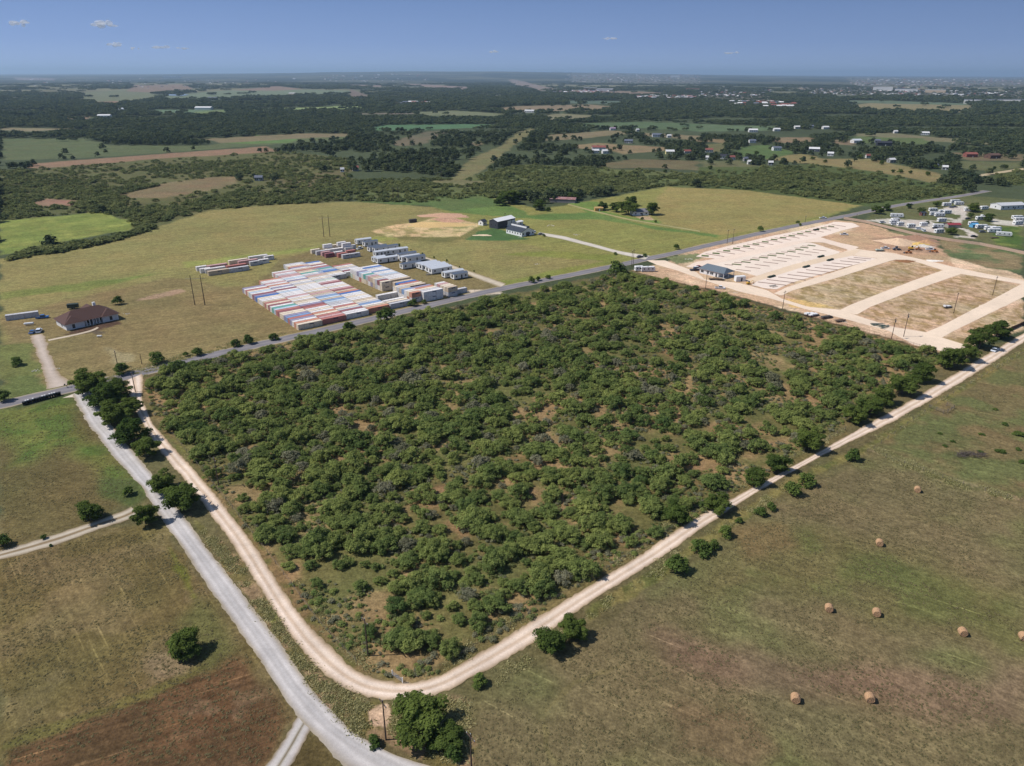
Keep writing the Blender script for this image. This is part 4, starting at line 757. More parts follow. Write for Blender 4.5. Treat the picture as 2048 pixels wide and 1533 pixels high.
#==OBJECTS==
# ---------------------------------------------------------------- paints and common materials
def P(*c): return A(*c)
GLASS=mat('window_glass',(.03,.04,.05),.15,.1,2,spec=.6); TYRE=mat('tyre_rubber',(.02,.02,.02),.9,.1); CHR=mat('bare_metal',(.45,.45,.46),.4,.1,metal=.6); WOODP=mat('pole_wood',(.085,.06,.045),.9,.25,2)
WHITE=mat('white_paint',(.74,.74,.74),.5,.05); OFFW=mat('offwhite_panel',(.64,.64,.65),.6,.08,.8); DARKM=mat('dark_metal',(.05,.055,.065),.5,.1); CONC=mat('concrete',(.5,.46,.41),.9,.12,2)
ROOFD=mat('dark_shingle',(.035,.045,.062),.85,.15,4); ROOFB=mat('brown_shingle',(.085,.045,.038),.85,.14,3,dirt=(.12,.07,.06),dirt_amt=.4); ROOFG=mat('blue_grey_roof',(.12,.15,.18),.6,.08,1.5); ROOFW=mat('white_metal_roof',(.80,.80,.80),.45,.04,.5)
# ---------------------------------------------------------------- shipping containers
CCOL={'white':(226,222,220),'cream':(226,210,186),'tan':(196,176,150),'pale grey':(188,188,192),'rusty red':(176,102,92),'maroon':(136,74,78),'orange rust':(194,126,98),'pale blue':(182,200,216),'bright blue':(44,98,176),'steel blue':(112,144,188),
      'slate purple':(136,130,158),'teal':(78,156,142),'faded pink':(196,150,148),'pale green':(186,200,180),'black':(34,36,44)}
_cm={}
def container_mesh(col,L_,hgt=2.6):
    key=(col,L_,hgt)
    if key in _cm: return _cm[key]
    W=2.44; c=P(*[v*.84+200*.16 for v in CCOL[col]]); m=mat('container_'+col.replace(' ','_'),c,.6,.10,.5,dirt=(.20,.10,.065),dirt_amt=.55 if col in('white','cream','pale grey','tan','faded pink') else .3)
    b=MB(); n=int(L_/.28); pts=[(0,0)]
    # corrugated long sides as one zigzag skin each, framed by posts and rails
    for side in (0,1):
        vs=[];y0=.05 if side==0 else W-.05; dy=.036*(1 if side==0 else -1)
        for i in range(n*4+1):
            x=.12+(L_-.24)*i/(n*4); y=y0+(dy if (i//2)%2 else 0); vs+=[(x,y,.16),(x,y,hgt-.1)]
        fs=[(2*i,2*i+2,2*i+3,2*i+1) if side==0 else (2*i,2*i+1,2*i+3,2*i+2) for i in range(n*4)]; b.add(vs,fs,m)
    vs=[];k=int(L_/.35)
    for i in range(k*2+1):
        x=.1+(L_-.2)*i/(k*2); z=hgt-.03-(.025 if i%2 else 0); vs+=[(x,.06,z),(x,W-.06,z)]
    b.add(vs,[(2*i,2*i+2,2*i+3,2*i+1) for i in range(k*2)],m)
    for y in (0,W-.12):
        b.box(0.001,L_-.001,y+.001,y+.119,0,.16,m); b.box(0.001,L_-.001,y+.001,y+.119,hgt-.12,hgt-.004,m)
    for x in (0,L_-.14):
        b.box(x,x+.14,0,.14,0,hgt,m); b.box(x,x+.14,W-.14,W,0,hgt,m); b.box(x+.003,x+.137,.14,W-.14,hgt-.13,hgt-.006,m); b.box(x+.003,x+.137,.14,W-.14,0.002,.16,m)
    b.box(L_-.09,L_-.05,.13,W-.13,.15,hgt-.12,m); b.box(.1,L_-.1,.1,W-.1,.12,.15,m)
    o=b.build('shipping_container'); COL.objects.unlink(o)
    d=MB(); 
    for a0,a1 in ((.15,W/2-.015),(W/2+.015,W-.15)):
        d.box(.03,.07,a0,a1,.17,hgt-.14,m)
        for t in (.28,.72): y=a0+(a1-a0)*t; d.cyl((.0,y,.14),(.0,y,hgt-.12),.022,.022,CHR,5)
    dd=d.build('door'); COL.objects.unlink(dd)
    _cm[key]=(o.data,dd.data); return _cm[key]
_mk=MB(); _mk.box(-1.1,1.1,-.012,.0,1.75,2.15,mat('faded_blue_lettering',(.03,.05,.12),.6,.2,9)); MARK=_mk.build('marking'); COL.objects.unlink(MARK)
def container(x,y,col,L_,label,level=0,ang=U_ANG,mark=False,group='shipping containers of the yard',hgt=2.6):
    md,dd=container_mesh(col,L_,hgt); o=bpy.data.objects.new('shipping_container',md); COL.objects.link(o); o.location=(x,y,level*(hgt+.01)); o.rotation_euler=(0,0,ang); tag(o,label,'shipping container',group)
    d=bpy.data.objects.new('door',dd); COL.objects.link(d); d.parent=o
    if mark: mk_=bpy.data.objects.new('marking',MARK.data); COL.objects.link(mk_); mk_.parent=o; mk_.location=(L_*.55,-.003,0)
    return o
_p0=math.atan((766.5-143)/1455.0)
def oldpx(X_,Y_,H0=100.0):
    fz=math.sin(_p0)*H0+math.cos(_p0)*Y_; up=-math.cos(_p0)*H0+math.sin(_p0)*Y_; return 1024+X_/fz*1455,766.5-up/fz*1455
_a=R(35.0); O0=np.array([-89.6067,289.4817])
def UV(u,v): 
    p=O0+u*np.array([math.cos(_a),math.sin(_a)])+v*np.array([-math.sin(_a),math.cos(_a)]); return np.array(G(*oldpx(*p)))
cr=random.Random(11)
def rc(): return cr.choices(['white','cream','pale grey','rusty red','maroon','orange rust','pale blue','bright blue','steel blue','slate purple','tan','faded pink','pale green','teal'],[54,14,10,6,4,4,4,1,2,4,5,4,2,1])[0]
ORD=['front','second','third','fourth','fifth','sixth','seventh','eighth','ninth','tenth','eleventh','twelfth','thirteenth','fourteenth','fifteenth','sixteenth','seventeenth','eighteenth','nineteenth','twentieth']
def od(i): return ORD[i] if i<20 else ('%d%s'%(i+1,{1:'st',2:'nd',3:'rd'}.get((i+1)%10,'th')))
COLS=[('leftmost row',0,0,71,['cream','orange rust','white','slate purple','rusty red','steel blue','slate purple','cream','cream','maroon','rusty red','pale blue','teal','white','maroon','cream','rusty red','tan','white','white','cream','bright blue','slate purple','maroon','white','pale blue','cream','rusty red','white','slate purple','rusty red']),
 ('second row from the left',11.25,1,80,['rusty red','faded pink','rusty red','cream','orange rust','white','cream','white','rusty red','maroon','slate purple','white','cream','tan','white','cream','rusty red','faded pink','white','rusty red','white','pale blue','white','maroon','white','slate purple']),
 ('third row from the left',22.5,2,93,['white','white','maroon','pale grey','cream','rusty red','white','pale grey','pale grey','pale blue','steel blue','tan','pale blue','steel blue','pale grey','tan','faded pink','tan','white','cream','white']),
 ('fourth row from the left',33.7,4,106,['orange rust','tan','white','steel blue','pale grey','cream','tan','white','white','cream','rusty red','white','bright blue','orange rust','tan','maroon','faded pink','white','cream','white','white','maroon','faded pink','white','pale green','pale grey'])]
for cn,u0,v0,v1,lst in COLS:
    P0=UV(u0-.035*v0,v0); P1=UV(u0-.035*v1,v1); n=int(np.hypot(*(P1-P0))/2.62)
    for i in range(n):
        p=P0+(P1-P0)*i/n; c=lst[i] if i<len(lst) else rc()
        if u0>5 and c in('rusty red','maroon') and i%3==1: c='white'
        container(p[0],p[1],c,12.0,'%s shipping container, %s from the road in the %s'%(c,od(i),cn),mark=(i==0),ang=U_ANG+cr.uniform(-.006,.006))
for cn,u0,v0,v1 in (('short row by the grass aisle',45,4.6,13),('block behind the grass aisle',42,67,103),('back row beside the tiny houses',53.5,70,88)):
    P0=UV(u0-(.035*(v0-4)),v0); P1=UV(u0-(.035*(v1-4)),v1); n=max(3,int(np.hypot(*(P1-P0))/2.62))
    for i in range(n):
        p=P0+(P1-P0)*i/n; c=['pale grey','cream','white','white','faded pink','tan'][i] if i<6 and u0==45 else (['pale grey','white','cream','tan','bright blue','steel blue'][i] if i<6 and u0==42 else rc())
        container(p[0],p[1],c,12.0,'%s shipping container, %s in the %s'%(c,od(i),cn),mark=(i==0))
p=UV(46.1,20.4); container(p[0],p[1],'white',12.0,'single white shipping container lying alone in front of the stacked block',mark=False)
# stacked block: columns of pairs two high, left ends along the grass aisle
def stackrow(u0,v0,u1,v1,cols,tag_,lens,levels=2,maxn=99):
    P0=UV(u0,v0);P1=UV(u1,v1); n=min(maxn,max(1,int(round(np.hypot(*(P1-P0))/2.62)))); 
    for i in range(n):
        p=P0+(P1-P0)*i/n; off=0
        for j,L_ in enumerate(lens):
            for lv in range(levels):
                c=(cols[i%len(cols)] if lv==levels-1 and j==0 and cols else rc())
                q=p+EU*off; container(q[0],q[1],c,L_,'%s %s container, %s %s%s'%('upper' if lv else 'lower',c,od(i),tag_,'' if j==0 else ', right end'),level=lv,mark=(i==0 and j==0))
            off+=L_+.2
stackrow(54.6,33.5,52.6,67.5,['cream','maroon','pale grey','cream','tan','faded pink','pale grey','teal','white','pale blue','slate purple','white','white','white'],'along the grass aisle',[6.06,12.0])
stackrow(62.8,5.8,61.3,17,['white','pale grey','cream','orange rust','slate purple'],'in the long stack facing the road',[12.0])
stackrow(57.6,7.8,56.4,24,['orange rust','cream','white','steel blue','tan','pale grey','cream'],'in the short stack beside the long one',[6.06])
stackrow(61.0,19,58.8,31,['tan','cream','rusty red','bright blue'],'in the middle stack',[12.0])
stackrow(76.2,6.0,75.0,17.5,['tan','cream','cream','faded pink','white'],'in the end stack by the entrance',[6.06])
p=UV(82.8,8.0); container(p[0],p[1],'pale grey',6.06,'single short grey container at the right end of the yard')
# cluster on the field, left of the yard
def cp(px,py,level=0): return G(px,py,level*2.61)
for i,(x_,y_,c,L_,t) in enumerate([(215,470,'tan',12,'front tan container of the field cluster'),(452,436,'pale grey',12,'front grey-white container of the field cluster'),(180,443,'white',12,'long white container second in the field cluster'),(125,441,'white',6.06,'short white container at the left of the field cluster'),
   (82,417,'white',6.06,'leftmost pale container of the field cluster'),(205,405,'faded pink',12,'pinkish container at the back of the field cluster'),(690,358,'pale grey',6.06,'short grey container right of the field cluster front'),(425,408,'rusty red',12,'reddish container in the middle of the field cluster'),
   (795,335,'white',6.06,'white container third from the right in the field cluster'),(855,295,'white',6.06,'rightmost pale container of the field cluster'),(560,352,'faded pink',12,'pink-roofed container behind the grey one'),(450,345,'cream',12,'cream container at the back middle'),(680,300,'white',12,'white container at the far back of the field cluster')]):
    q=Z5b=(380+x_*.17578,470+y_*.17578); g_=G(*q); container(g_[0],g_[1],c,L_,t,mark=i in(0,1,6,8,9),group='containers on the open field')
for i,(x_,y_,c,L_,lv,t) in enumerate([(1548,264,'maroon',6.06,0,'dark maroon short container at the front of the white cluster'),(1742,277,'pale grey',6.06,0,'short grey container front right of the white cluster'),(1845,262,'pale grey',6.06,0,'grey container at the right end of the white cluster'),
   (1507,246,'faded pink',6.06,0,'pinkish container behind the maroon one'),(1445,236,'pale grey',6.06,0,'third container from the left in the white cluster'),(1388,218,'cream',6.06,0,'leftmost cream container of the white cluster'),
   (1690,262,'rusty red',6.06,0,'red-roofed container behind the short grey one'),(1650,245,'white',6.06,0,'white container in the middle front of the white cluster'),(1792,230,'rusty red',6.06,0,'second red-roofed container of the white cluster'),
   (1530,222,'white',12,0,'long white container under the stacked one'),(1650,205,'white',12,0,'long white container at ground level of the back stack'),(1770,195,'white',6.06,0,'white container under the right stack'),
   (1530,205,'white',6.06,1,'white container stacked on top at the left of the cluster'),(1745,190,'white',6.06,1,'white container stacked on top in the middle of the cluster'),(1690,178,'white',6.06,1,'white container stacked behind the middle one'),(1800,170,'pale grey',6.06,0,'grey container at the back right, beside the pickup'),(1560,172,'cream',12,0,'cream container along the back of the white cluster')]):
    g_=G(380+x_*.17578,470+y_*.17578,lv*0); container(g_[0],g_[1],c,L_,t,level=lv,mark=i<3,group='white container cluster behind the yard')
q=G(12.5,642.5); container(q[0],q[1],'pale grey',13.6,'long pale semi-trailer box parked on the lawn left of the brown-roofed house',ang=R(31),group='containers on the open field')
q=G(820,446.5); container(q[0],q[1],'black',6.06,'black box container behind the heap of bare earth',ang=R(30),group='containers on the open field')
# ---------------------------------------------------------------- buildings
def wallgrid(b,x0,x1,z0,z1,y,m,t=.03): b.box(x0,x1,y-t,y-.002,z0,z1,m)
def building(name,cat,label,M,ang,L_,W,h,rh,wm,rm,axis='x',hip=0,over=.4,wins=3,endwins=2,doors=1,group=None,z=0,chim=False,win_h=1.2):
    """M: near-left ground corner; x runs along ang"""
    e=empty(name,(M[0],M[1],z),ang,label,cat,group)
    b=MB(); 
    if axis=='x': b.prism([(0,0),(0,h),(0,h)],0,0,wm) if False else None
    b.box(0,L_,0,W,-.3,h,wm)
    if rh>0 and not hip:
        if axis=='x': b.add([(0,0,h),(0,W,h),(0,W/2,h+rh),(L_,0,h),(L_,W,h),(L_,W/2,h+rh)],[(0,2,1),(3,4,5)],wm)
        else: b.add([(0,0,h),(L_,0,h),(L_/2,0,h+rh),(0,W,h),(L_,W,h),(L_/2,W,h+rh)],[(0,1,2),(3,5,4)],wm)
    b.build('wall',e)
    r_=MB(); t=.14; o=over
    if rh<=0: r_.box(-o,L_+o,-o,W+o,h+.004,h+.25,rm)
    elif hip:
        k=min(W,L_)/2*hip; z0=h-.05
        if axis=='x': tp=[(k,W/2,h+rh),(L_-k,W/2,h+rh)]; r_.add([(-o,-o,z0),(L_+o,-o,z0),(L_+o,W+o,z0),(-o,W+o,z0)]+tp,[(0,1,5,4),(1,2,5),(2,3,4,5),(3,0,4),(0,3,2,1)],rm)
        else: tp=[(L_/2,k,h+rh),(L_/2,W-k,h+rh)]; r_.add([(-o,-o,z0),(L_+o,-o,z0),(L_+o,W+o,z0),(-o,W+o,z0)]+tp,[(0,1,4),(1,2,5,4),(2,3,5),(3,0,4,5),(0,3,2,1)],rm)
    else:
        if axis=='x':
            s=rh/(W/2)
            for sg in (0,1):
                ya=-o if sg==0 else W+o; q=[(-o,ya,h-o*s+.02),(L_+o,ya,h-o*s+.02),(L_+o,W/2,h+rh+.02),(-o,W/2,h+rh+.02)]; q2=[(a,b_,c+t) for a,b_,c in q]
                r_.add(q+q2,[(0,1,2,3),(4,5,6,7),(0,1,5,4),(1,2,6,5),(2,3,7,6),(3,0,4,7)] if sg else [(3,2,1,0),(4,5,6,7),(0,1,5,4),(1,2,6,5),(2,3,7,6),(3,0,4,7)],rm)
        else:
            s=rh/(L_/2)
            for sg in (0,1):
                xa=-o if sg==0 else L_+o; q=[(xa,-o,h-o*s+.02),(L_/2,-o,h+rh+.02),(L_/2,W+o,h+rh+.02),(xa,W+o,h-o*s+.02)]; q2=[(a,b_,c+t) for a,b_,c in q]
                r_.add(q+q2,[(3,2,1,0),(4,5,6,7),(0,1,5,4),(1,2,6,5),(2,3,7,6),(3,0,4,7)],rm)
    rf=r_.build('roof',e)
    if chim: c=MB(); c.box(L_*.7,L_*.7+.9,W*.5+.5,W*.5+1.4,h+rh*.4,h+rh+1.0,wm); c.build('chimney',rf)
    for i in range(wins):
        x=L_*(i+.5)/wins; w=MB(); w.box(x-.6,x+.6,-.04,-.004,h*.35,h*.35+win_h,GLASS); w.build('window',e)
    for i in range(endwins):
        y=W*(i+.5)/endwins; w=MB(); w.box(-.04,-.004,y-.5,y+.5,h*.35,h*.35+win_h,GLASS); w.build('window',e)
    for i in range(doors):
        x=L_*(i+.8)/(doors+.4); w=MB(); w.box(x-.5,x+.5,-.05,-.003,0,2.1,DARKM if wm is WHITE or wm is OFFW else WHITE); w.build('door',e)
    return e
def ang_len(p,q): d=np.array(G(*q))-np.array(G(*p)); return math.atan2(d[1],d[0]),float(np.hypot(*d))
# brown-roofed house with columned porch
a_,L_=ang_len((134,662),(238,639)); M_=G(134,662)
hs=empty('ranch_house',(M_[0],M_[1],0),a_,'long white house with brown hipped roof and columned porch','house'); W=13
b=MB(); b.box(0,8,0,W,-.2,3,OFFW); b.box(L_-7,L_,0,W,-.2,3,OFFW); b.box(8,L_-7,2.6,W,-.2,3,OFFW); b.build('wall',hs)
def hipped(b,x0,x1,y0,y1,z,rh,k,m,axis='x'):
    if axis=='x': tp=[(x0+k,(y0+y1)/2,z+rh),(x1-k,(y0+y1)/2,z+rh)]; b.add([(x0,y0,z),(x1,y0,z),(x1,y1,z),(x0,y1,z)]+tp,[(0,1,5,4),(1,2,5),(2,3,4,5),(3,0,4),(0,3,2,1)],m)
    else: tp=[((x0+x1)/2,y0+k,z+rh),((x0+x1)/2,y1-k,z+rh)]; b.add([(x0,y0,z),(x1,y0,z),(x1,y1,z),(x0,y1,z)]+tp,[(0,1,4),(1,2,5,4),(2,3,5),(3,0,4,5),(0,3,2,1)],m)
b=MB(); hipped(b,-.8,L_+.8,-.4,W+.8,3.0,4.2,6.2,ROOFB); hipped(b,-.9,8.8,-.9,W*.6,3.02,2.6,3.8,ROOFB,'y'); hipped(b,L_-7.8,L_+.9,-.9,W*.6,3.02,2.6,3.8,ROOFB,'y'); hipped(b,8.5,20,3,W+3,3.03,4.4,4,ROOFB,'y')
rf=b.build('roof',hs); c=MB(); c.box(L_*.68,L_*.68+1.2,W*.62,W*.62+1.0,5.2,8.4,WHITE); c.build('chimney',rf)
for i in range(6): c=MB(); x=9+(L_-16)*(i)/5.0; c.box(x-.18,x+.18,.35,.71,0,2.98,WHITE); c.build('column',hs)
for x in (3.2,L_-3.4): c=MB(); c.box(x-.6,x+.6,-.05,-.004,.5,2.4,GLASS); c.build('window',hs)
for i in range(4): c=MB(); x=10+(L_-17)*(i+.3)/3.6; c.box(x-.55,x+.55,2.54,2.596,.5,2.4,GLASS); c.build('window',hs)
c=MB(); c.box(L_/2-.6,L_/2+.6,2.52,2.594,0,2.3,DARKM); c.build('door',hs); c=MB(); c.box(8,L_-7,.2,2.6,-.1,.14,CONC); c.build('porch_floor',hs)
c=MB(); c.box(-.05,-.003,5,6,.8,2.2,GLASS); c.build('window',hs)
wk=MB(); pts=Ga([(97,681),(150,670),(190,661),(196,656)]); 
wk=[]
road('garden_path','thin pale concrete path along the front of the house',[(96,680),(150,669),(188,659.5),(194,654.5)],[(97,682.5),(151,671.5),(191,661.5),(198,656)],[(0,(190,176,156)),(1,(190,176,156))],z=.045,matkey='gravel',step=1.5,jit=.1)
# white-roofed dark barn, black-roofed white house and little shed
a_,L_=ang_len((995.6,458.5),(1030,450.5)); M_=G(995.6,458.5); dx=np.array(G(977.3,456))-np.array(M_); Wb=float(np.hypot(*dx))
bn=building('metal_barn','barn','dark grey metal barn with gleaming white roof',M_,a_,L_,Wb,5.6,1.6,mat('charcoal_siding',(.045,.05,.065),.6,.1,2),ROOFW,wins=0,endwins=2,doors=1)
for x in (.56,.80): c=MB(); c.box(L_*x,L_*x+4.2,-.06,-.005,0,4.4,OFFW); c.build('roller_door',bn)
a2,L2=ang_len((1043.4,474.2),(1068.6,469.8)); M2=G(1043.4,474.2); W2=float(np.hypot(*(np.array(G(1011.7,466.8))-np.array(M2))))
wh=building('barn_house','house','white house with black roof and light strip along its ridge',M2,a2,L2,W2,3.4,2.6,WHITE,ROOFD,axis='y',wins=4,endwins=6,doors=0)
c=MB(); c.box(L2*.38,L2*.44,0.3,W2-.3,5.4,6.5,WHITE); c.box(L2*.44,L2*.62,0.2,W2-.2,5.3,6.75,ROOFD); c.build('clerestory',wh); c=MB(); c.box(L2*.35,L2*.6,-.06,-.005,0,2.9,DARKM); c.build('garage_door',wh)
building('garden_shed','shed','small white shed with dark roof behind the metal barn',G(966,452),a_,4.5,5,3,1.4,WHITE,ROOFD,axis='x',wins=1,endwins=1,doors=0)
building('storage_shed','shed','low white shed at the far end of the metal barn',G(1035,452),a_,7,4,2.6,.5,WHITE,WHITE,wins=0,endwins=0,doors=1)
building('rusty_shed','shed','long low shed with striped rusty tin roof',G(1099,405),R(14)*-1,24,9,3.2,1.4,mat('grey_boards',(.2,.19,.19),.9,.2),mat('rusty_tin',(.26,.13,.12),.7,.25,.35,dirt=(.45,.42,.44),dirt_amt=.8),wins=0,endwins=0,doors=0)
building('farmhouse','house','grey farmhouse half hidden between big dark trees',G(1266,432),R(10),14,9,3,2,WHITE,mat('grey_shingle',(.18,.18,.21),.8,.12,3),wins=3,endwins=2)
building('yellow_shed','shed','small ochre shed at the left of the farmhouse trees',G(1190,423),R(5),7,5,2.6,.8,mat('ochre_boards',(.42,.27,.09),.8,.15),mat('ochre_roof',(.42,.28,.12),.8,.15),wins=1,endwins=0)
# site office
a_,L_=ang_len((1399,546.5),(1446,558)); M_=G(1399,546.5); of=empty('site_office',(M_[0],M_[1],0),a_,'white site office with blue-grey roof and open carport end','office')
b=MB(); b.box(0,L_*.8,0,9,-.2,3.1,OFFW); b.build('wall',of); b=MB(); hipped(b,-.6,L_+.8,-.8,10.2,3.1,2.4,2.2,ROOFG); b.build('roof',of)
for x in (L_+.4,): 
    for y in (-.4,4.6,9.6): c=MB(); c.box(x-.12,x+.12,y-.12,y+.12,0,3.1,WHITE); c.build('post',of)
for x in (.08,.14,.36,.48,.55): c=MB(); c.box(L_*x-.5,L_*x+.5,-.05,-.004,.9,2.3,GLASS); c.build('window',of)
c=MB(); c.box(L_*.8,L_+1,-.6,9.8,-.1,.12,CONC); c.build('porch_floor',of); c=MB(); c.box(L_*.68,L_*.68+1,-.06,-.004,0,2.1,DARKM); c.build('door',of)
# ---------------------------------------------------------------- tiny white houses beside the yard
def tiny(M,L_,dark,label,ang=U_ANG-R(3)):
    e=empty('tiny_house',(M[0],M[1],0),ang,label,'tiny house','white tiny houses in a row'); W=4.0
    b=MB(); b.box(0,L_,0,W,.5,3.4,WHITE); b.build('wall',e); b=MB(); b.box(.1,L_-.1,.3,W-.3,.12,.5,DARKM); b.build('skid',e)
    rm=mat('slate_roof',(.10,.125,.17),.6,.1,1.5) if dark else mat('pale_blue_roof',(.50,.53,.58),.5,.06,1); b=MB(); b.add([(-.2,-.25,3.38),(L_+.2,-.25,3.38),(L_+.2,W+.25,3.38),(-.2,W+.25,3.38),(-.2,W/2,3.95),(L_+.2,W/2,3.95)],[(0,1,5,4),(2,3,4,5),(0,4,3),(1,2,5),(0,3,2,1)],rm); b.build('roof',e)
    w=MB(); w.box(-.05,-.004,1.1,2.9,1.1,2.9,GLASS); w.build('window',e)
    for x in (.12,.78): w=MB(); w.box(L_*x,L_*x+1,-.05,-.004,1.4,2.5,GLASS); w.build('window',e)
    w=MB(); w.box(L_*.5,L_*.5+.9,-.05,-.004,.52,2.6,DARKM); w.build('door',e); return e
TN=[(1640,716,9.5,1,'shortest tiny house, nearest the yard entrance'),(1498,690,13,0,'tiny house with pale roof, second from the yard entrance'),(1290,630,14,0,'tiny house beside the pile of planks'),(1242,606,14,0,'tiny house tucked behind the one by the planks'),(1200,580,14,0,'third of the tight trio of pale-roofed tiny houses'),
    (1140,566,13,0,'tiny house at the near side of the middle pair'),(1085,546,13,0,'tiny house behind its pair mate'),(832,552,13,1,'dark-roofed tiny house standing forward of the row'),(905,446,13,1,'slate-roofed tiny house behind the forward one'),(822,436,13,0,'tall pale tiny house in the middle of the row'),(770,392,13,1,'slate-roofed tiny house in the middle of the row'),
    (438,463,14,0,'long tiny house at the left front of the row'),(385,446,8,0,'short tiny house behind the long front-left one'),(405,355,8,0,'cream-edged tiny house behind the front left pair'),(560,330,13,0,'pale tiny house in the crowded back'),(640,322,13,0,'white-roofed tiny house in the crowded back'),(490,275,13,1,'dark-roofed tiny house of the back row'),(392,292,12,1,'dark tiny house with black roof edge'),(312,277,13,1,'tiny house leaning close to the dark one'),(235,195,10,1,'black-roofed tiny house at the far end'),(115,160,11,0,'white tiny house farthest up the track')]
for x_,y_,L_,dk,lb in TN: tiny(G(700+x_*.12695,470+y_*.12702),L_,dk,lb)
# ---------------------------------------------------------------- vehicles
def paint(nm,c): return mat('paint_'+nm,P(*c),.35,.03,1,spec=.5)
def wheels(e,xs,w,r=.34,name='wheel'):
    for x in xs:
        for y in (0.02,w-.24):
            b=MB(); b.cyl((x,y,r),(x,y+.22,r),r,r,TYRE,12); b.cyl((x,y-.01,r),(x,y+.23,r),r*.55,r*.55,CHR,8); b.build(name,e)
def car(px,py,ang,colname,rgb,label,kind='car',scale=1.0,cat=None,group='parked vehicles'):
    x,y=G(px,py); e=empty({'car':'parked_car','suv':'parked_suv','pickup':'pickup_truck'}[kind],(x,y,0),R(ang),label,cat or {'car':'car','suv':'car','pickup':'pickup truck'}[kind],group); m=paint(colname,rgb); w=1.85
    L_={'car':4.6,'suv':4.8,'pickup':5.6}[kind]; b=MB(); h0=.85 if kind=='car' else 1.0
    b.prism([(0,.35),(L_,.35),(L_,h0-.12),(L_-.15,h0),(.25,h0),(0,h0-.15)][::1],0,w,m)
    if kind=='car': cab=[(.5,h0),(3.5,h0),(2.8,1.42),(1.2,1.42)]
    elif kind=='suv': cab=[(.1,h0),(3.6,h0),(2.95,1.75),(.35,1.75)]
    else: cab=[(2.0,h0),(4.3,h0),(3.75,1.75),(2.2,1.75)]
    b.build('body',e); c=MB(); c.prism([(p_,q_) for p_,q_ in cab],.1,w-.1,GLASS); c.build('cabin_glass',e)
    r_=MB(); x0,x1=cab[3][0],cab[2][0]; zt=cab[2][1]; r_.box(x0-.02,x1+.02,.12,w-.12,zt-.02,zt+.05,m); r_.build('roof',e)
    if kind=='pickup': c=MB(); c.box(.15,1.85,.15,w-.15,h0-.35,h0+.004,DARKM); c.build('cargo_bed',e)
    wheels(e,(.9,L_-.95),w); 
    for yy in (.15,w-.5): c=MB(); c.box(L_-.03,L_+.02,yy,yy+.35,.6,.78,WHITE); c.build('headlight',e)
    return e
def zp(x,y): return (0+x*.12695,600+y*.12695)
car(*zp(520,548),100,'deep blue',(36,84,140),'blue car at the top of the driveway by the brown-roofed house','car'); car(*zp(640,530),110,'silver',(206,214,226),'silver car parked beside the blue one','suv')
car(*zp(560,310),20,'blue',(40,100,160),'small blue truck at the end of the pale trailer box','pickup')
car(1990,706,42,'silver',(190,200,214),'silver car driving on the dirt road in tree shade','car')
car(1381,543,8,'navy',(34,38,60),'dark blue pickup beside the site office','pickup'); car(1392,537,10,'crimson',(130,28,50),'crimson car behind the dark pickup','car'); car(1388,540,10,'white',(224,226,230),'white car squeezed between crimson car and pickup','suv')
car(1430,578.5,-8,'white',(224,224,224),'white pickup on the bare strip by the utility pole','pickup')
car(716,500.5,60,'white',(232,232,232),'white pickup beside the white container cluster','pickup')
car(1072,466,170,'white',(232,232,232),'white car at the barn end of the driveway','suv'); car(1077,471,20,'grey',(120,122,128),'grey car nearest the white house gable','car'); car(1276,517,30,'black',(26,28,34),'black car waiting at the driveway mouth','car')
car(1640,436+2,0,'white',(230,230,232),'white pickup parked on the top row of pads','pickup'); car(1681,471,-5,'white',(230,230,232),'white pickup on the bare earth of the lot','pickup')
car(1763,499,0,'white',(236,236,238),'white truck by the building materials','pickup')
def c4(x,y): return (1730+x*.1553,390+y*.1553)
for x_,y_,an,nm,rgb,t in [(1370,548,0,'black',(24,22,26),'black car alone on the lane end of the RV park'),(200,368,10,'white',(230,232,235),'white car nearest the RV park gate'),(345,395,0,'white',(230,232,235),'white car in front of the first RVs'),(660,448,-8,'silver',(200,206,214),'silver car between RV park trees'),(785,480,80,'pale',(214,220,224),'pale car by the cedar fence'),(1130,165,0,'navy',(34,38,60),'dark car among the upper RVs'),(1200,125,0,'crimson',(130,28,50),'dark red car beside the top RV'),(1090,172,5,'grey',(90,92,98),'grey car below the top RVs'),(880,440,10,'charcoal',(40,42,48),'charcoal car in front of the big white trailer'),(1480,490,0,'grey',(110,112,118),'grey car at the long row of RVs'),(1010,390,0,'green',(40,70,52),'dark green car beside small tree'),(1300,318,0,'charcoal',(40,42,48),'charcoal car near the fork')]:
    car(*c4(x_,y_),an,nm,rgb,t,'suv' if rgb[0]>100 else 'car')
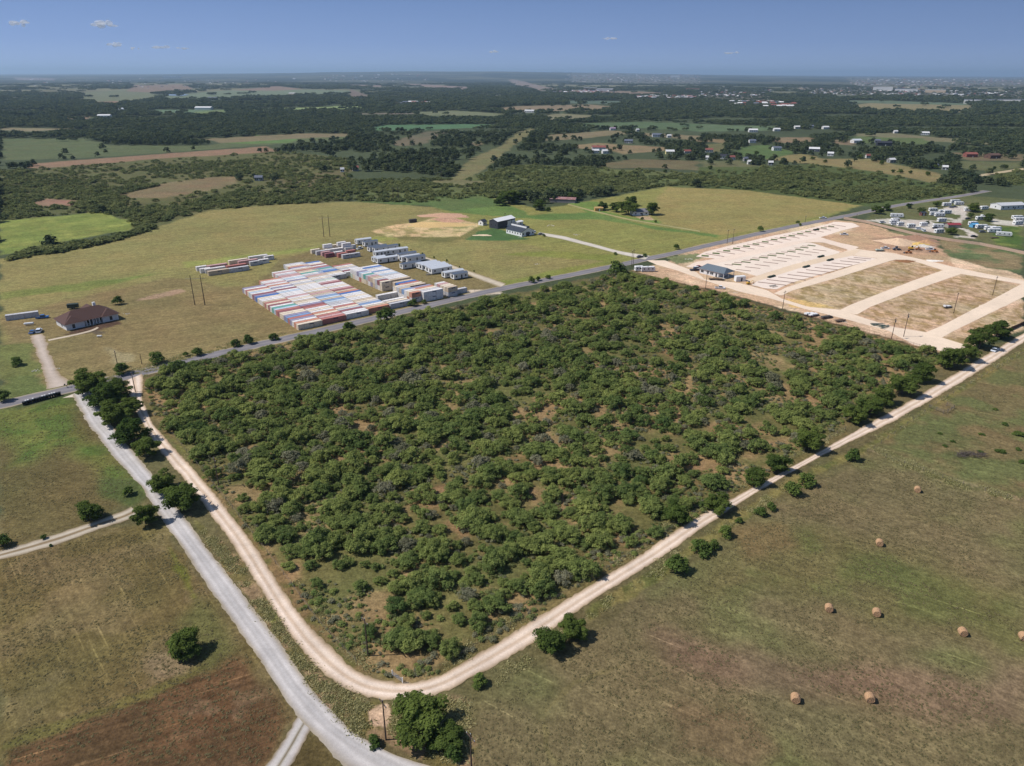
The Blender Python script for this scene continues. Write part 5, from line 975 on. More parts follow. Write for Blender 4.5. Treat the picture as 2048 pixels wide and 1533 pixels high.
def rv(px,py,ang,L_,label,stripe=(150,160,180),motor=False,group='recreational vehicles of the park'):
    x,y=G(px,py); e=empty('motorhome' if motor else 'travel_trailer',(x,y,0),R(ang),label,'motorhome' if motor else 'travel trailer',group); w=2.5; m=WHITE
    b=MB(); b.prism([(0,.5),(L_-.6,.5),(L_,1.3),(L_-.1,2.4),(L_-.5,3.1),(.15,3.1),(0,2.9)],0,w,m); b.build('body',e)
    s=MB(); s.box(.3,L_-.9,-.02,-.002,1.0,1.3,mat('rv_stripe_%d'%stripe[0],P(*stripe),.5,.05)); s.build('stripe',e)
    for t in (.15,.45,.75): c=MB(); c.box(L_*t,L_*t+.9,-.03,-.003,1.6,2.3,GLASS); c.build('window',e)
    c=MB(); c.box(-.03,-.003,.7,1.8,1.5,2.4,GLASS); c.build('window',e); c=MB(); c.box(L_*.62,L_*.62+.65,-.035,-.003,.6,2.5,OFFW); c.build('door',e)
    c=MB(); c.box(L_*.4,L_*.4+.9,.8,1.7,3.1,3.35,OFFW); c.build('roof_vent',e); c=MB(); c.box(L_,L_+.9,1.15,1.35,.5,.62,DARKM) if not motor else c.box(L_-.35,L_-.05,.2,w-.2,1.45,2.1,GLASS); c.build('windscreen' if motor else 'hitch',e)
    wheels(e,(L_*.35,L_*.35+.8) if not motor else (1.8,L_-1.4),w,.36); return e
rv(1283,545,6,8.5,'white caravan just inside the lot entrance, nearest the thicket'); rv(1271,544,12,5.5,'small trailer left of the white caravan at the lot entrance')
RVS=[(330,290,-12,10,'long white trailer standing apart on the grass near the park gate'),(350,355,12,7,'trailer by the dark purple tree'),(330,380,10,7,'trailer in front of the one by the purple tree'),(425,405,5,5,'small white trailer next to the gravel'),(555,430,5,6,'white trailer fourth along the cedar fence'),(720,410,10,6,'round-backed trailer in the park middle'),(880,430,-5,8,'big white trailer with dark windows behind the fence'),(915,500,15,7,'white trailer with black awning at the fence'),(945,355,5,7,'lone white trailer on the inner green'),
 (840,270,-5,8,'left front trailer of the upper row'),(905,285,0,8,'second front trailer of the upper row'),(960,245,5,8,'trailer behind the upper front pair'),(1020,250,10,7,'right trailer of the upper cluster'),(830,220,0,7,'trailer behind round tree in upper row'),(1010,150,10,8,'trailer at the left of the top cluster'),(1110,112,5,9,'trailer at the very top of the park'),(1160,135,0,8,'trailer with red car at the top cluster'),(1285,215,-5,8,'white trailer right of the paved court'),(1500,195,10,7,'trailer half hidden by the large round tree'),
 (1440,330,5,9,'pale trailer in the middle court'),(1500,310,0,8,'grey-white trailer right of the middle court'),(1350,400,10,7,'pale trailer left of the blue canopy'),(1440,440,5,9,'blue-white trailer of the long row'),(1550,460,0,9,'white trailer in the long row near the meadow'),(1590,490,-5,9,'bright white trailer of the long row'),(1690,530,-20,10,'last white trailer of the long row by the meadow'),(1630,470,5,8,'trailer behind the bright ones of the long row'),(1905,320,5,9,'upper trailer at the far right court'),(1930,345,0,9,'middle trailer at the far right court'),(1930,395,20,9,'lower trailer at the far right court')]
for k,(x_,y_,an,L_,t) in enumerate(RVS): rv(*c4(x_,y_),an,L_,t,stripe=[(150,160,180),(120,110,100),(90,110,150)][k%3],motor=(k%5==3))
building('park_hall','building','long pale metal hall at the top right of the RV park',G(*c4(1745,195)),R(12),26,12,3.6,1.6,OFFW,mat('pale_metal_roof',(.52,.53,.55),.5,.05),wins=5,endwins=1)
building('picnic_shelter','shelter','small open shelter with red roof in the park',G(*c4(1070,428)),R(3),10,5,2.4,1.0,mat('shelter_wall',(.3,.28,.25),.8,.1),mat('red_roof',(.28,.05,.06),.6,.1),wins=0,endwins=0,doors=0)
building('canopy_tent','canopy','bright blue canopy between the park trailers',G(*c4(1385,425)),R(10),5,4,2.3,.8,mat('blue_canvas',(.10,.32,.55),.8,.08),mat('blue_canvas',(.10,.32,.55),.8,.08),wins=0,endwins=0,doors=0)
building('garden_shed','shed','tiny reddish shed beside the upper park trailers',G(*c4(725,270)),R(10),4,3,2.4,.8,mat('red_boards',(.22,.09,.08),.8,.1),ROOFD,wins=0,endwins=1)
# flatbeds and work trailers
def flatbed(px,py,ang,L_,label,loadc=None,w=2.2):
    x,y=G(px,py); e=empty('flatbed_trailer',(x,y,0),R(ang),label,'trailer','work trailers on the lot'); b=MB(); b.box(0,L_,0,w,.65,.8,WOODP); b.box(0,L_,0,.08,.5,.648,DARKM); b.box(0,L_,w-.08,w,.5,.648,DARKM); b.build('deck',e)
    b=MB(); b.add([(L_,.3,.55),(L_,w-.3,.55),(L_+1.4,w/2,.55),(L_,.3,.66),(L_,w-.3,.66),(L_+1.4,w/2,.66)],[(0,2,1),(3,4,5),(0,1,4,3),(1,2,5,4),(2,0,3,5)],DARKM); b.build('drawbar',e); wheels(e,(L_*.45,L_*.45+.8),w,.34)
    if loadc: 
        b=MB(); g=random.Random(px)
        for i in range(4): x0=L_*(.06+.22*i); b.box(x0,x0+L_*.18,.2,w-.2-g.random()*.4,.81,1.1+g.random()*.5,loadc)
        o=b.build('cargo_load',e)
    return e
flatbed(1418,561,-8,8,'long dark flatbed loaded with timber before the site office',mat('timber',(.24,.17,.11),.8,.2))
flatbed(1612,634,25,6,'white loaded trailer left by the iron fence',WHITE); flatbed(1620,636,25,6,'second white loaded trailer by the iron fence',WHITE); flatbed(1645,640,24,6.5,'dark loaded trailer by the iron fence',mat('dark_load',(.08,.075,.07),.8,.2)); flatbed(1674,646,20,5,'low empty flatbed by the iron fence')
flatbed(1983,478,10,6,'brown flatbed trailer on the grass edge of the RV park'); flatbed(1752,504,5,6,'flatbed with pale sheets by the white truck',mat('pale_green_sheet',(.45,.52,.46),.6,.1))
flatbed(1890+0,618,12,4,'small trailer with tanks on the near bare plot',OFFW)
bx=building('cargo_trailer','trailer','boxy white cargo trailer between site office and mini excavator',G(1472,564),R(12),6,2.6,2.7,0,WHITE,WHITE,over=0,wins=0,endwins=0,doors=1)
# machines
YEL=mat('machine_yellow',(.62,.38,.05),.5,.1,2,dirt=(.15,.11,.08),dirt_amt=.4); ORG=mat('machine_orange',(.55,.20,.05),.5,.1,2,dirt=(.15,.11,.08),dirt_amt=.4)
def excavator(px,py,ang,label,m,s=1.0,cat='excavator'):
    x,y=G(px,py); e=empty('mini_excavator' if s<.8 else 'excavator',(x,y,0),R(ang),label,cat,'earth moving machines'); e.scale=(s,s,s)
    for yy in (-1.3,.7): b=MB(); b.prism([(-1.7,.25),(-1.3,0),(1.3,0),(1.7,.25),(1.7,.6),(1.4,.85),(-1.4,.85),(-1.7,.6)],yy,yy+.6,TYRE); b.build('track',e)
    b=MB(); b.prism([(-2.0,.95),(1.1,.95),(1.1,1.6),(-.6,2.0),(-2.0,2.0)],-1.2,1.2,m); b.build('body',e); b=MB(); b.prism([(.0,1.6),(1.35,1.6),(1.2,2.9),(.1,2.9)],.15,1.15,GLASS); b.build('cab',e)
    b=MB(); b.cyl((1.0,-.4,1.5),(3.2,-.4,3.7),.26,.2,m,6); b.cyl((3.2,-.4,3.7),(4.6,-.4,3.2),.2,.18,m,6); b.build('boom',e); b=MB(); b.cyl((4.5,-.4,3.4),(5.0,-.4,1.3),.17,.13,m,6); ar=b.build('dipper_arm',e)
    b=MB(); b.prism([(4.5,.6),(5.2,.5),(5.3,1.3),(4.8,1.35)],-.8,0,DARKM); b.build('bucket',e); return e
def loader(px,py,ang,label,m,s=1.0):
    x,y=G(px,py); e=empty('wheel_loader',(x,y,0),R(ang),label,'loader','earth moving machines'); e.scale=(s,s,s)
    b=MB(); b.prism([(-2.6,.8),(1.8,.8),(1.8,1.5),(.4,1.7),(-.8,1.9),(-2.6,1.7)],-.8,.8,m); b.build('body',e); b=MB(); b.prism([(-.9,1.7),(.6,1.7),(.5,3.0),(-.8,3.0)],-.65,.65,GLASS); b.build('cab',e); b=MB(); b.box(-.95,.65,-.72,.72,3.0,3.1,m); b.build('roof',e)
    for xx in (-1.7,1.5):
        for yy in (-1.2,.75): b=MB(); b.cyl((xx,yy,.7),(xx,yy+.45,.7),.7,.7,TYRE,12); b.cyl((xx,yy-.01,.7),(xx,yy+.46,.7),.3,.3,m,8); b.build('wheel',e)
    b=MB(); b.cyl((1.4,.5,1.3),(3.0,.5,.6),.12,.1,m,5); b.cyl((1.4,-.5,1.3),(3.0,-.5,.6),.12,.1,m,5); b.build('lift_arm',e); b=MB(); b.prism([(2.9,.1),(4.0,.1),(3.2,.35),(3.1,1.1),(2.9,1.1)],-1.3,1.3,DARKM); b.build('bucket',e); return e
excavator(1497,569,10,'small yellow mini excavator beside the concrete pads',YEL,.6); excavator(1822,500,-15,'yellow excavator with cab by the sand heap',YEL,.9)
def z6(x,y): return (1760+x*.140625,460+y*.140625)
loader(*z6(545,290),-15,'orange loader just right of the yellow excavator',ORG,.7); loader(*z6(400,335),170,'brown loader in front of the excavator',ORG,.8); loader(*z6(770,320),160,'orange loader at the right of the machine park',ORG,.8); loader(*z6(230,290),0,'grey loader beside the white truck',mat('machine_grey',(.2,.21,.24),.5,.1),.9)
car(*z6(655,290),-8,'white',(236,236,238),'white pickup beside the right-hand orange loader','pickup')
# soil heaps
def heap(px,py,R_,H_,label,rgb,name='soil_heap',el=1.0,ang=0.0):
    x,y=G(px,py); n=26;k=9; V=[];g=random.Random(px); 
    for i in range(k+1):
        t=i/k
        for j in range(n):
            a=2*math.pi*j/n; rr=R_*t*(1+.18*math.sin(3*a+px)+.1*math.sin(7*a)); xx=rr*math.cos(a)*el; yy=rr*math.sin(a); z=H_*(1-t)**1.15*(1+.25*math.sin(xx*2.1)*math.cos(yy*1.7))-.02; V.append((xx,yy,z if i<k else -.1))
    F=[(i*n+j,(i+1)*n+j,(i+1)*n+(j+1)%n,i*n+(j+1)%n) for i in range(k) for j in range(n)]
    me=bpy.data.meshes.new(name); me.from_pydata(V,[],F); me.materials.append(mat('heap_%d_%d'%rgb[:2],P(*rgb),.95,.18,1.2,bump=.4)); me.polygons.foreach_set('use_smooth',[True]*len(F)); me.update(); o=bpy.data.objects.new(name,me); COL.objects.link(o); o.location=(x,y,0); o.rotation_euler=(0,0,ang); tag(o,label,'soil heap'); return o
heap(1797,486,10,3.4,'large pale sand heap in front of the cedar fence',(204,176,148),el=1.5,ang=-.3); heap(1832,478,9,2.8,'brown soil heap behind the sand heap',(150,118,98),el=1.7,ang=-.4); heap(1852,486,5,2.4,'orange-brown soil heap right of the sand heap',(176,138,104),el=1.4); heap(1836,490,5,1.8,'low yellow clay heap beside the orange-brown one',(204,172,104),el=1.6); heap(1845,493,5,1.4,'heap of white gravel behind the machines',(200,192,182),el=1.6)
heap(1810,523,3.5,.9,'small brown dirt mound on the edge of the first bare plot',(138,98,66),el=2); heap(1868,522,3,.5,'flat white gravel pile on the brown slope',(226,220,210),el=2)
heap(890,432,10,2.2,'low mound of bare pinkish earth near the barn',(186,148,122),el=2.2); heap(965,471,3.2,.7,'small pale sand pile on the barn lawn',(206,186,156),el=2.4); heap(875,450,12,1.6,'broad yellowish mound of dug earth on the field',(198,168,116),el=2.2)
# turf blocks and mulch strips of the lot, each its own bed
TURF=mat('turf',(.13,.165,.055),.95,.25,4,bump=.5); MULCH=mat('mulch',(.30,.20,.165),.95,.2,4,bump=.3); EDGE=mat('dark_board_edge',(.05,.045,.03),.9,.2)
def bed(p,q,w,label,m,name,cat,group,h=.16,edge=False):
    a=np.array(G(*p));b_=np.array(G(*q)); d=b_-a; L_=float(np.hypot(*d)); b=MB(); b.box(0,L_,-w/2,w/2,0,h,m); o=b.build(name,loc=(a[0],a[1],.08),rz=math.atan2(d[1],d[0])); tag(o,label,cat,group)
    if edge: e=MB(); e.box(-.06,L_+.06,-w/2-.08,-w/2-.003,0,h+.04,EDGE); e.build('board_edge',o)
    return o
def zc(x,y): return (1380+x*.18555,430+y*.18555)
TOP=[(162,444),(280,417),(395,390),(500,365),(608,340),(710,317),(810,293),(906,269),(1003,248),(1097,227),(1187,205),(1273,183),(1357,163),(1441,143),(1522,125)]
for i,(x,y) in enumerate(TOP):
    hw=38-.5*i; bed(zc(x-hw,y-2),zc(x+hw,y+3),3.6-.03*i,'green turf block, %s from the lot entrance in the top row'%od(i).replace('front','first'),TURF,'turf_bed','turf bed','turf beds on the pads',edge=True)
    bed(zc(x+hw*.2,y-22+.3*i),zc(x+205-3.6*i,y+8-.2*i),.9,'long brown strip beside the %s turf block of the top row'%od(i).replace('front','first'),MULCH,'mulch_strip','mulch strip','mulch strips on the pads')
MID=[(502,537),(602,512),(698,487),(792,463),(883,441),(972,420),(1093,399),(1180,378),(1232,355),(1310,334)]
for i,(x,y) in enumerate(MID): 
    bed(zc(x-50+i,y-5),zc(x+50-i,y+5),2.2,'olive turf strip, %s from the office in the middle row'%od(i).replace('front','first'),TURF,'turf_bed','turf bed','turf beds on the pads',edge=True)
    bed(zc(x-130+3*i,y+3),zc(x-40,y+8),.8,'short brown strip left of the %s middle turf strip'%od(i).replace('front','first'),MULCH,'mulch_strip','mulch strip','mulch strips on the pads')
M2=[(575,600),(675,572),(777,547),(870,519),(965,498),(1018,470),(1110,448),(1235,428),(1315,405),(1395,384)]
for i,(x,y) in enumerate(M2): bed(zc(x-82+i,y-9),zc(x+82-i,y+9),.8,'brown mulch strip, %s from the office below the middle turf row'%od(i).replace('front','first'),MULCH,'mulch_strip','mulch strip','mulch strips on the pads')
M3_=[(1100,690),(1195,662),(1290,635),(1382,608),(1470,582),(1555,556),(1640,532),(1725,508),(1800,485),(1860,470),(975,718),(880,745)]
for i,(x,y) in enumerate(M3_): bed(zc(x-150+6*i if i<10 else x-150,y-17+i if i<10 else y-18),zc(x+145-6*i if i<10 else x+150,y+17-i if i<10 else y+16),.9,'long brown mulch strip, %s in the lowest row of pads'%od(i).replace('front','first'),MULCH,'mulch_strip','mulch strip','mulch strips on the pads')
for i,(x,y,t) in enumerate([(1410,455,'dark green materials pallet at the top of the lane between pads'),(1510,492,'dark green pallet at the head of the lowest pads'),(1253,565,'dark green pallet at the lane middle'),(878,672,'dark green pallet nearest the site office'),(1360,165,'dark pallet among the top turf blocks')]):
    g_=G(*zc(x,y)); b=MB()
    for k in range(4): b.box(-3.2+k*1.65,-3.2+k*1.65+1.4,-.7,.7,.06,.75+.1*(k%2),mat('dark_green_bales',(.03,.05,.04),.8,.2,2))
    b.box(-3.3,3.4,-.75,.75,0,.1,WOODP); o=b.build('material_pallet',loc=(g_[0],g_[1],.09),rz=U_ANG); tag(o,t,'pallet','pallets of materials on the lot')
# ---------------------------------------------------------------- poles
def upole(bx_,by_,tx,ty,label,arm=True,trans=False,name='utility_pole',r0=.16,armang=0.0,second=False):
    x,y=G(bx_,by_); lo,hi=1.0,40.0
    for _ in range(30):
        m_=(lo+hi)/2
        if proj(x,y,m_)[1]>ty: lo=m_
        else: hi=m_
    H_=lo; e=empty(name,(x,y,0),armang,label,'utility pole','wooden utility poles'); b=MB(); b.cyl((0,0,-.4),(0,0,H_),r0,r0*.65,WOODP,10); b.build('pole',e)
    if arm:
        b=MB(); b.box(-1.2,1.2,-.08,.08,H_-.75,H_-.6,WOODP); cr_=b.build('crossarm',e)
        for xx in (-1.1,0,1.1): c=MB(); c.cyl((xx,0,H_-.6 if xx else H_),(xx,0,(H_-.6 if xx else H_)+.25),.06,.04,WHITE,6); c.build('insulator',e)
    if trans: c=MB(); c.cyl((.42,0,H_-2.2),(.42,0,H_-1.2),.27,.27,mat('transformer_grey',(.3,.31,.33),.5,.08),10); c.build('transformer',e)
    return e
for a in [(772,1480,766,1401,'utility pole below the dirt road bend beside the big dark tree'),(736,1312,729,1238,'utility pole at the near tip of the thicket'),(438,973,429,916,'utility pole on the left edge of the thicket'),(271,784,264,745,'utility pole beside the row of dark trees'),(236,734,231,702,'utility pole on the far side of the asphalt road'),
          (1411,578,1413,541,'utility pole standing before the site office'),(1565,618,1569,582,'utility pole beside the lot road at the first bare plot'),(1783,678,1790,636,'left utility pole of the pair at the lot corner'),(1807,674,1815,627,'right utility pole of the pair at the lot corner'),(1907,627,1918,586,'utility pole on the middle bare plot'),(1985,591,1995,553,'utility pole on the right end of the bare plots'),
          (1454,488,1457,460,'left pole of the pair at the field lane end'),(1465,488,1467,458,'right pole of the pair at the field lane end'),(1263,534,1263,502,'left pole of the pair at the lot entrance'),(1266,533.5,1266,499,'right pole of the pair at the lot entrance'),(1610,446,1612,432,'utility pole by the road above the pads'),(1712,441,1713,428,'utility pole by the cedar fence start'),(1010,436,1012,426,'utility pole behind the white-roofed barn'),(943,1545,941,1469,'utility pole cut by the bottom edge')]:
    upole(*a,trans=(a[0] in(1783,1807)),armang=U_ANG+1.57 if a[0]<1000 else U_ANG)
upole(284,729,281,709,'short bare pole by the roadside bushes',arm=False)
for (a1,b1,t1),lb in [(((390,611),(410,610.5),551),'tall H-frame power pylon in the field beside the containers'),(((648,474.5),(660,474),431.5),'H-frame power pylon in the hay field'),(((787,402.5),(797,402),373),'H-frame power pylon at the edge of the woods'),(((876,359),(883,358.6),342),'small far H-frame pylon on the cleared corridor')]:
    p_=np.array(G(*a1)); q_=np.array(G(*b1)); lo,hi=1,60
    for _ in range(30):
        m_=(lo+hi)/2
        if proj(p_[0],p_[1],m_)[1]>t1: lo=m_
        else: hi=m_
    d=q_-p_; L_=float(np.hypot(*d)); e=empty('power_pylon',(p_[0],p_[1],0),math.atan2(d[1],d[0]),lb,'power pylon','H-frame power pylons')
    for xx in (0,L_): b=MB(); b.cyl((xx,0,-.3),(xx,0,lo),.26,.16,mat('pylon_wood',(.11,.08,.055),.9,.2),8); b.build('pole',e)
    b=MB(); b.box(-2.6,L_+2.6,-.08,.08,lo-1.9,lo-1.75,mat('pale_crossarm',(.34,.31,.27),.8,.1)); b.build('crossarm',e)
# ---------------------------------------------------------------- fences
def fence(name,px,label,cat,m,h,post_step,rails,post_w=.1,panel=None,maxp=96,picket=None):
    g=Ga(px); tot=float(np.hypot(*np.diff(g,axis=0).T).sum()); st=max(post_step,tot/maxp); pts=resample(g,st)
    e=empty(name,(pts[0][0],pts[0][1],0),0,label,cat); o=np.array([pts[0][0],pts[0][1]]); Q_=pts-o
    for p in Q_: b=MB(); b.box(p[0]-post_w/2,p[0]+post_w/2,p[1]-post_w/2,p[1]+post_w/2,-.1,h+.08,m); b.build('post',e)
    b=MB()
    for a_,c_ in zip(Q_[:-1],Q_[1:]):
        for z_,t in rails:
            b.cyl((a_[0],a_[1],z_),(c_[0],c_[1],z_),t,t,m,4)
        if panel:
            d=(c_-a_)/np.hypot(*(c_-a_)); n_=np.array([-d[1],d[0]])*.03; b.add([(*(a_-n_),.05),(*(c_-n_),.05),(*(c_-n_),h),(*(a_-n_),h),(*(a_+n_),.05),(*(c_+n_),.05),(*(c_+n_),h),(*(a_+n_),h)],[(0,1,2,3),(7,6,5,4),(3,2,6,7),(0,4,5,1)],panel)
        if picket:
            n_=int(np.hypot(*(c_-a_))/picket)
            for i in range(1,n_): q=a_+(c_-a_)*i/n_; b.box(q[0]-.02,q[0]+.02,q[1]-.02,q[1]+.02,.1,h,m)
    b.build('panels' if panel else 'rails',e); return e
RUST=mat('rusty_iron',(.22,.085,.055),.8,.2,3); CEDAR=mat('cedar_boards',(.43,.31,.235),.85,.12,1.5)
fence('iron_fence',[(1340,563),(1411,581),(1480,600),(1565,625),(1640,643),(1720,662),(1783,680),(1840,697),(1884,711)],'rusty red iron picket fence between thicket and construction lot','fence',RUST,1.7,2.6,[(.25,.03),(1.6,.03)],.09,picket=.35)
fence('cedar_fence',[(1687,439),(1730,446),(1770,456),(1830,471),(1900,483),(1960,491),(2010,501),(2080,516)],'long cedar board fence along the RV park','fence',CEDAR,2.0,2.4,[],.1,panel=CEDAR)
fence('board_fence',[(1884,711),(1925,706),(1950,698)],'short brown fence at the lot corner by the road','fence',RUST,1.7,2.4,[(.25,.03),(1.6,.03)],.1,picket=.4)
fence('board_fence',[(1995,676),(2020,662),(2070,640)],'dark brown board fence at the right edge above the dirt road','fence',mat('brown_boards',(.09,.05,.035),.85,.15),1.8,2.4,[],.1,panel=mat('brown_boards',(.09,.05,.035),.85,.15))
WIRE=mat('fence_wire',(.22,.20,.18),.6,.1); PST=mat('weathered_post',(.20,.17,.14),.9,.2)
fence('wire_fence',[(345,870),(455,1005),(560,1140),(640,1250),(712,1325)],'wire fence with thin posts along the left edge of the thicket','fence',PST,1.25,5,[(.5,.012),(.85,.012),(1.15,.012)],.09)
fence('wire_fence',[(865,1345),(1040,1243),(1290,1093),(1490,968),(1690,860)],'wire fence with thin posts along the lower right edge of the thicket','fence',PST,1.25,5,[(.5,.012),(.85,.012),(1.15,.012)],.09)
fence('wire_fence',[(1735,904),(1800,925),(1900,962),(2060,1010)],'wire fence between hay field and tan pasture','fence',PST,1.2,5,[(.5,.012),(.85,.012),(1.15,.012)],.09)
fence('wire_fence',[(1748,898),(1885,800),(2060,700)],'wire fence between tan pasture and dirt road','fence',PST,1.2,5,[(.5,.012),(.85,.012),(1.15,.012)],.09)
fence('cattle_pen',[(1858,816),(1890,829),(1908,818),(1893,812)],'small square pole pen at the pasture edge by the road','pen',PST,1.4,2.5,[(.5,.04),(.9,.04),(1.3,.04)],.14)
x,y=G(785,1352); e=empty('farm_gate',(x,y,0),R(-40),'small leaning metal gate in the grass inside the road bend','gate')
for xx in (0,3): b=MB(); b.box(xx-.07,xx+.07,-.07,.07,-.1,1.5,WHITE); b.build('post',e)
b=MB(); 
for z_ in (.3,.6,.9,1.2): b.cyl((.1,0,z_),(2.9,0,z_),.03,.03,CHR,5)
b.cyl((.1,0,.3),(2.9,0,1.2),.03,.03,CHR,5); b.build('gate_panel',e)
# ---------------------------------------------------------------- bales, bins, tanks and small things
def bale(px,py,ang,label):
    x,y=G(px,py); g=np.random.default_rng(int(px)); n=28; rings=11; V=[];F=[]; R_=.88;L_=1.45
    for i in range(rings):
        t=i/(rings-1); rr=R_*(1-.10*abs(2*t-1)**6)
        for j in range(n): a=2*math.pi*j/n; r2=rr*(1+.03*g.normal()); V.append((L_*(t-.5),r2*math.cos(a),R_*.93+r2*math.sin(a)*(1 if math.sin(a)>0 else .95)))
    for i in range(rings-1):
        for j in range(n): F.append((i*n+j,i*n+(j+1)%n,(i+1)*n+(j+1)%n,(i+1)*n+j))
    for s_,ri in ((-1,0),(1,rings-1)):
        prev=[ri*n+j for j in range(n)]
        for k in range(1,6):
            rr=R_*.9*(1-k/6); cur=[]
            for j in range(n): a=2*math.pi*j/n; cur.append(len(V)); V.append((s_*(L_/2+.03*(k%2)+.02*g.normal()),rr*math.cos(a),R_*.93+rr*math.sin(a)))
            for j in range(n): F.append((prev[j],prev[(j+1)%n],cur[(j+1)%n],cur[j]))
            prev=cur
        F.append(tuple(prev))
    me=bpy.data.meshes.new('hay_bale'); me.from_pydata(V,[],F); me.materials.append(mat('straw',(.42,.26,.145),.95,.22,6,bump=.6)); me.update(); o=bpy.data.objects.new('hay_bale',me); COL.objects.link(o); o.location=(x,y,0); o.rotation_euler=(0,0,R(ang)); tag(o,label,'hay bale','round hay bales on the mown field'); 
    me.polygons.foreach_set('use_smooth',[False]*len(me.polygons)); return o
for px_,py_,an,t in [(1590,1403,75,'round bale at the lower left of the lowest pair'),(1738,1402,80,'round bale at the right of the lowest pair'),(1657,1222,75,'left round bale of the middle pair'),(1752,1231,70,'right round bale of the middle pair'),(1924,1270,78,'round bale between the middle pair and the right edge'),(2045,1279,80,'round bale cut by the right edge'),(1758,1091,70,'round bale alone in the upper middle of the hay field'),(1834,984,65,'farthest round bale, near the pasture fence')]:
    bale(px_,py_,an,t)
BINM=mat('black_bin_plastic',(.018,.018,.02),.5,.1); 
def bin_(px,py,k):
    x,y=G(px,py); e=empty('wheelie_bin',(x,y,0),R(28)+random.uniform(-.15,.15),'black rubbish bin, %s from the left in the roadside line'%od(k).replace('front','first'),'rubbish bin','rubbish bins lined up by the road'); e.scale=(1.25,1.25,1.25)
    b=MB(); b.add([(-.25,-.28,.05),(.25,-.28,.05),(.25,.28,.05),(-.25,.28,.05),(-.31,-.36,1.0),(.31,-.36,1.0),(.31,.36,1.0),(-.31,.36,1.0)],[(0,3,2,1),(4,5,6,7),(0,1,5,4),(1,2,6,5),(2,3,7,6),(3,0,4,7)],BINM); b.build('body',e)
    b=MB(); b.prism([(-.34,1.0),(.34,1.0),(.3,1.1),(-.3,1.14)],-.38,.38,BINM if k%3 else mat('grey_lid',(.05,.05,.055),.5,.1)); b.build('lid',e)
    if k in (1,2,4,8,9,11,12,13): b=MB(); b.box(-.2,.2,-.3,.3,1.12,1.38,OFFW); o=b.build('rubbish_bag',loc=None,parent=e)
    for xx in (-.22,.22): b=MB(); b.cyl((xx-.03,.3,.12),(xx+.03,.3,.12),.12,.12,TYRE,8); b.build('wheel',e)
for k in range(16): t=k/15; bin_(48.5+t*(120-48.5),811+t*(791-811),k)
def tank(px,py,ang,L_,r_,label,name='propane_tank'):
    x,y=G(px,py); e=empty(name,(x,y,0),R(ang),label,'tank'); b=MB(); b.cyl((-L_/2,0,r_+.3),(L_/2,0,r_+.3),r_,r_,WHITE,14); b.cyl((L_/2,0,r_+.3),(L_/2+.3,0,r_+.3),r_,r_*.5,WHITE,14); b.cyl((-L_/2-.3,0,r_+.3),(-L_/2,0,r_+.3),r_*.5,r_,WHITE,14); b.build('shell',e)
    for xx in (-L_*.3,L_*.3): b=MB(); b.box(xx-.1,xx+.1,-r_*.7,r_*.7,0,.45,CONC); b.build('leg',e)
tank(*zp(462,400),22,3.6,.55,'white propane tank on the lawn beside the trailer box'); tank(199.5,675,10,1.6,.35,'small white tank lying on the front lawn')
x,y=G(135,620); e=empty('cattle_trailer',(x,y,0),R(20),'dark covered farm trailer behind the brown-roofed house','trailer'); b=MB(); b.box(0,5,0,2.2,.7,2.6,mat('dark_green_panel',(.035,.05,.04),.6,.15)); b.build('body',e); wheels(e,(2,2.9),2.2); b=MB(); b.box(5,6.2,1,1.2,.55,.68,DARKM); b.build('hitch',e)
car(134,768+6,10,'black',(26,26,30),'black car turning by the end of the driveway','car') if False else None
x,y=G(134.5,775.5); e=empty('roadside_mailbox',(x,y,0),R(28),'black mailbox pair where the driveway meets the road','mailbox')
b=MB(); b.box(-.07,.07,-.07,.07,-.1,1.1,WOODP); b.box(-1.0,1.0,-.08,.08,1.0,1.12,WOODP); b.build('post',e)
for xx in (-.6,.5): b=MB(); b.prism([(xx-.22,1.12),(xx+.22,1.12),(xx+.22,1.42),(xx+.12,1.55),(xx-.12,1.55),(xx-.22,1.42)],-.35,.35,BINM); b.build('box',e)
# lumber and debris
def planks(px,py,ang,label,n,m,L_=4):
    x,y=G(px,py); e=empty('plank_pile',(x,y,0),R(ang),label,'plank pile'); g=random.Random(int(px))
    b=MB()
    for i in range(n): yy=g.uniform(-1.3,1.3); a=g.uniform(-.5,.5); z=.06+.09*i; c_,s_=math.cos(a),math.sin(a); b.cyl((-L_/2*c_,yy-L_/2*s_,z),(L_/2*c_,yy+L_/2*s_,z),.11,.11,m,4)
    b.build('planks',e)
planks(858,549.5,20,'loose pile of boards on the ground before the tiny houses',9,mat('board_grey',(.4,.38,.34),.8,.2)); planks(1755,649+2,15,'row of green and grey pipes along the iron fence',10,mat('pipe_green',(.12,.17,.15),.6,.2),6); planks(1768,655,15,'second row of pipes along the iron fence',10,mat('pipe_green',(.12,.17,.15),.6,.2),6); planks(1548,574,30,'scattered grey beams on the pad below the mini excavator',7,mat('board_grey',(.4,.38,.34),.8,.2),5)
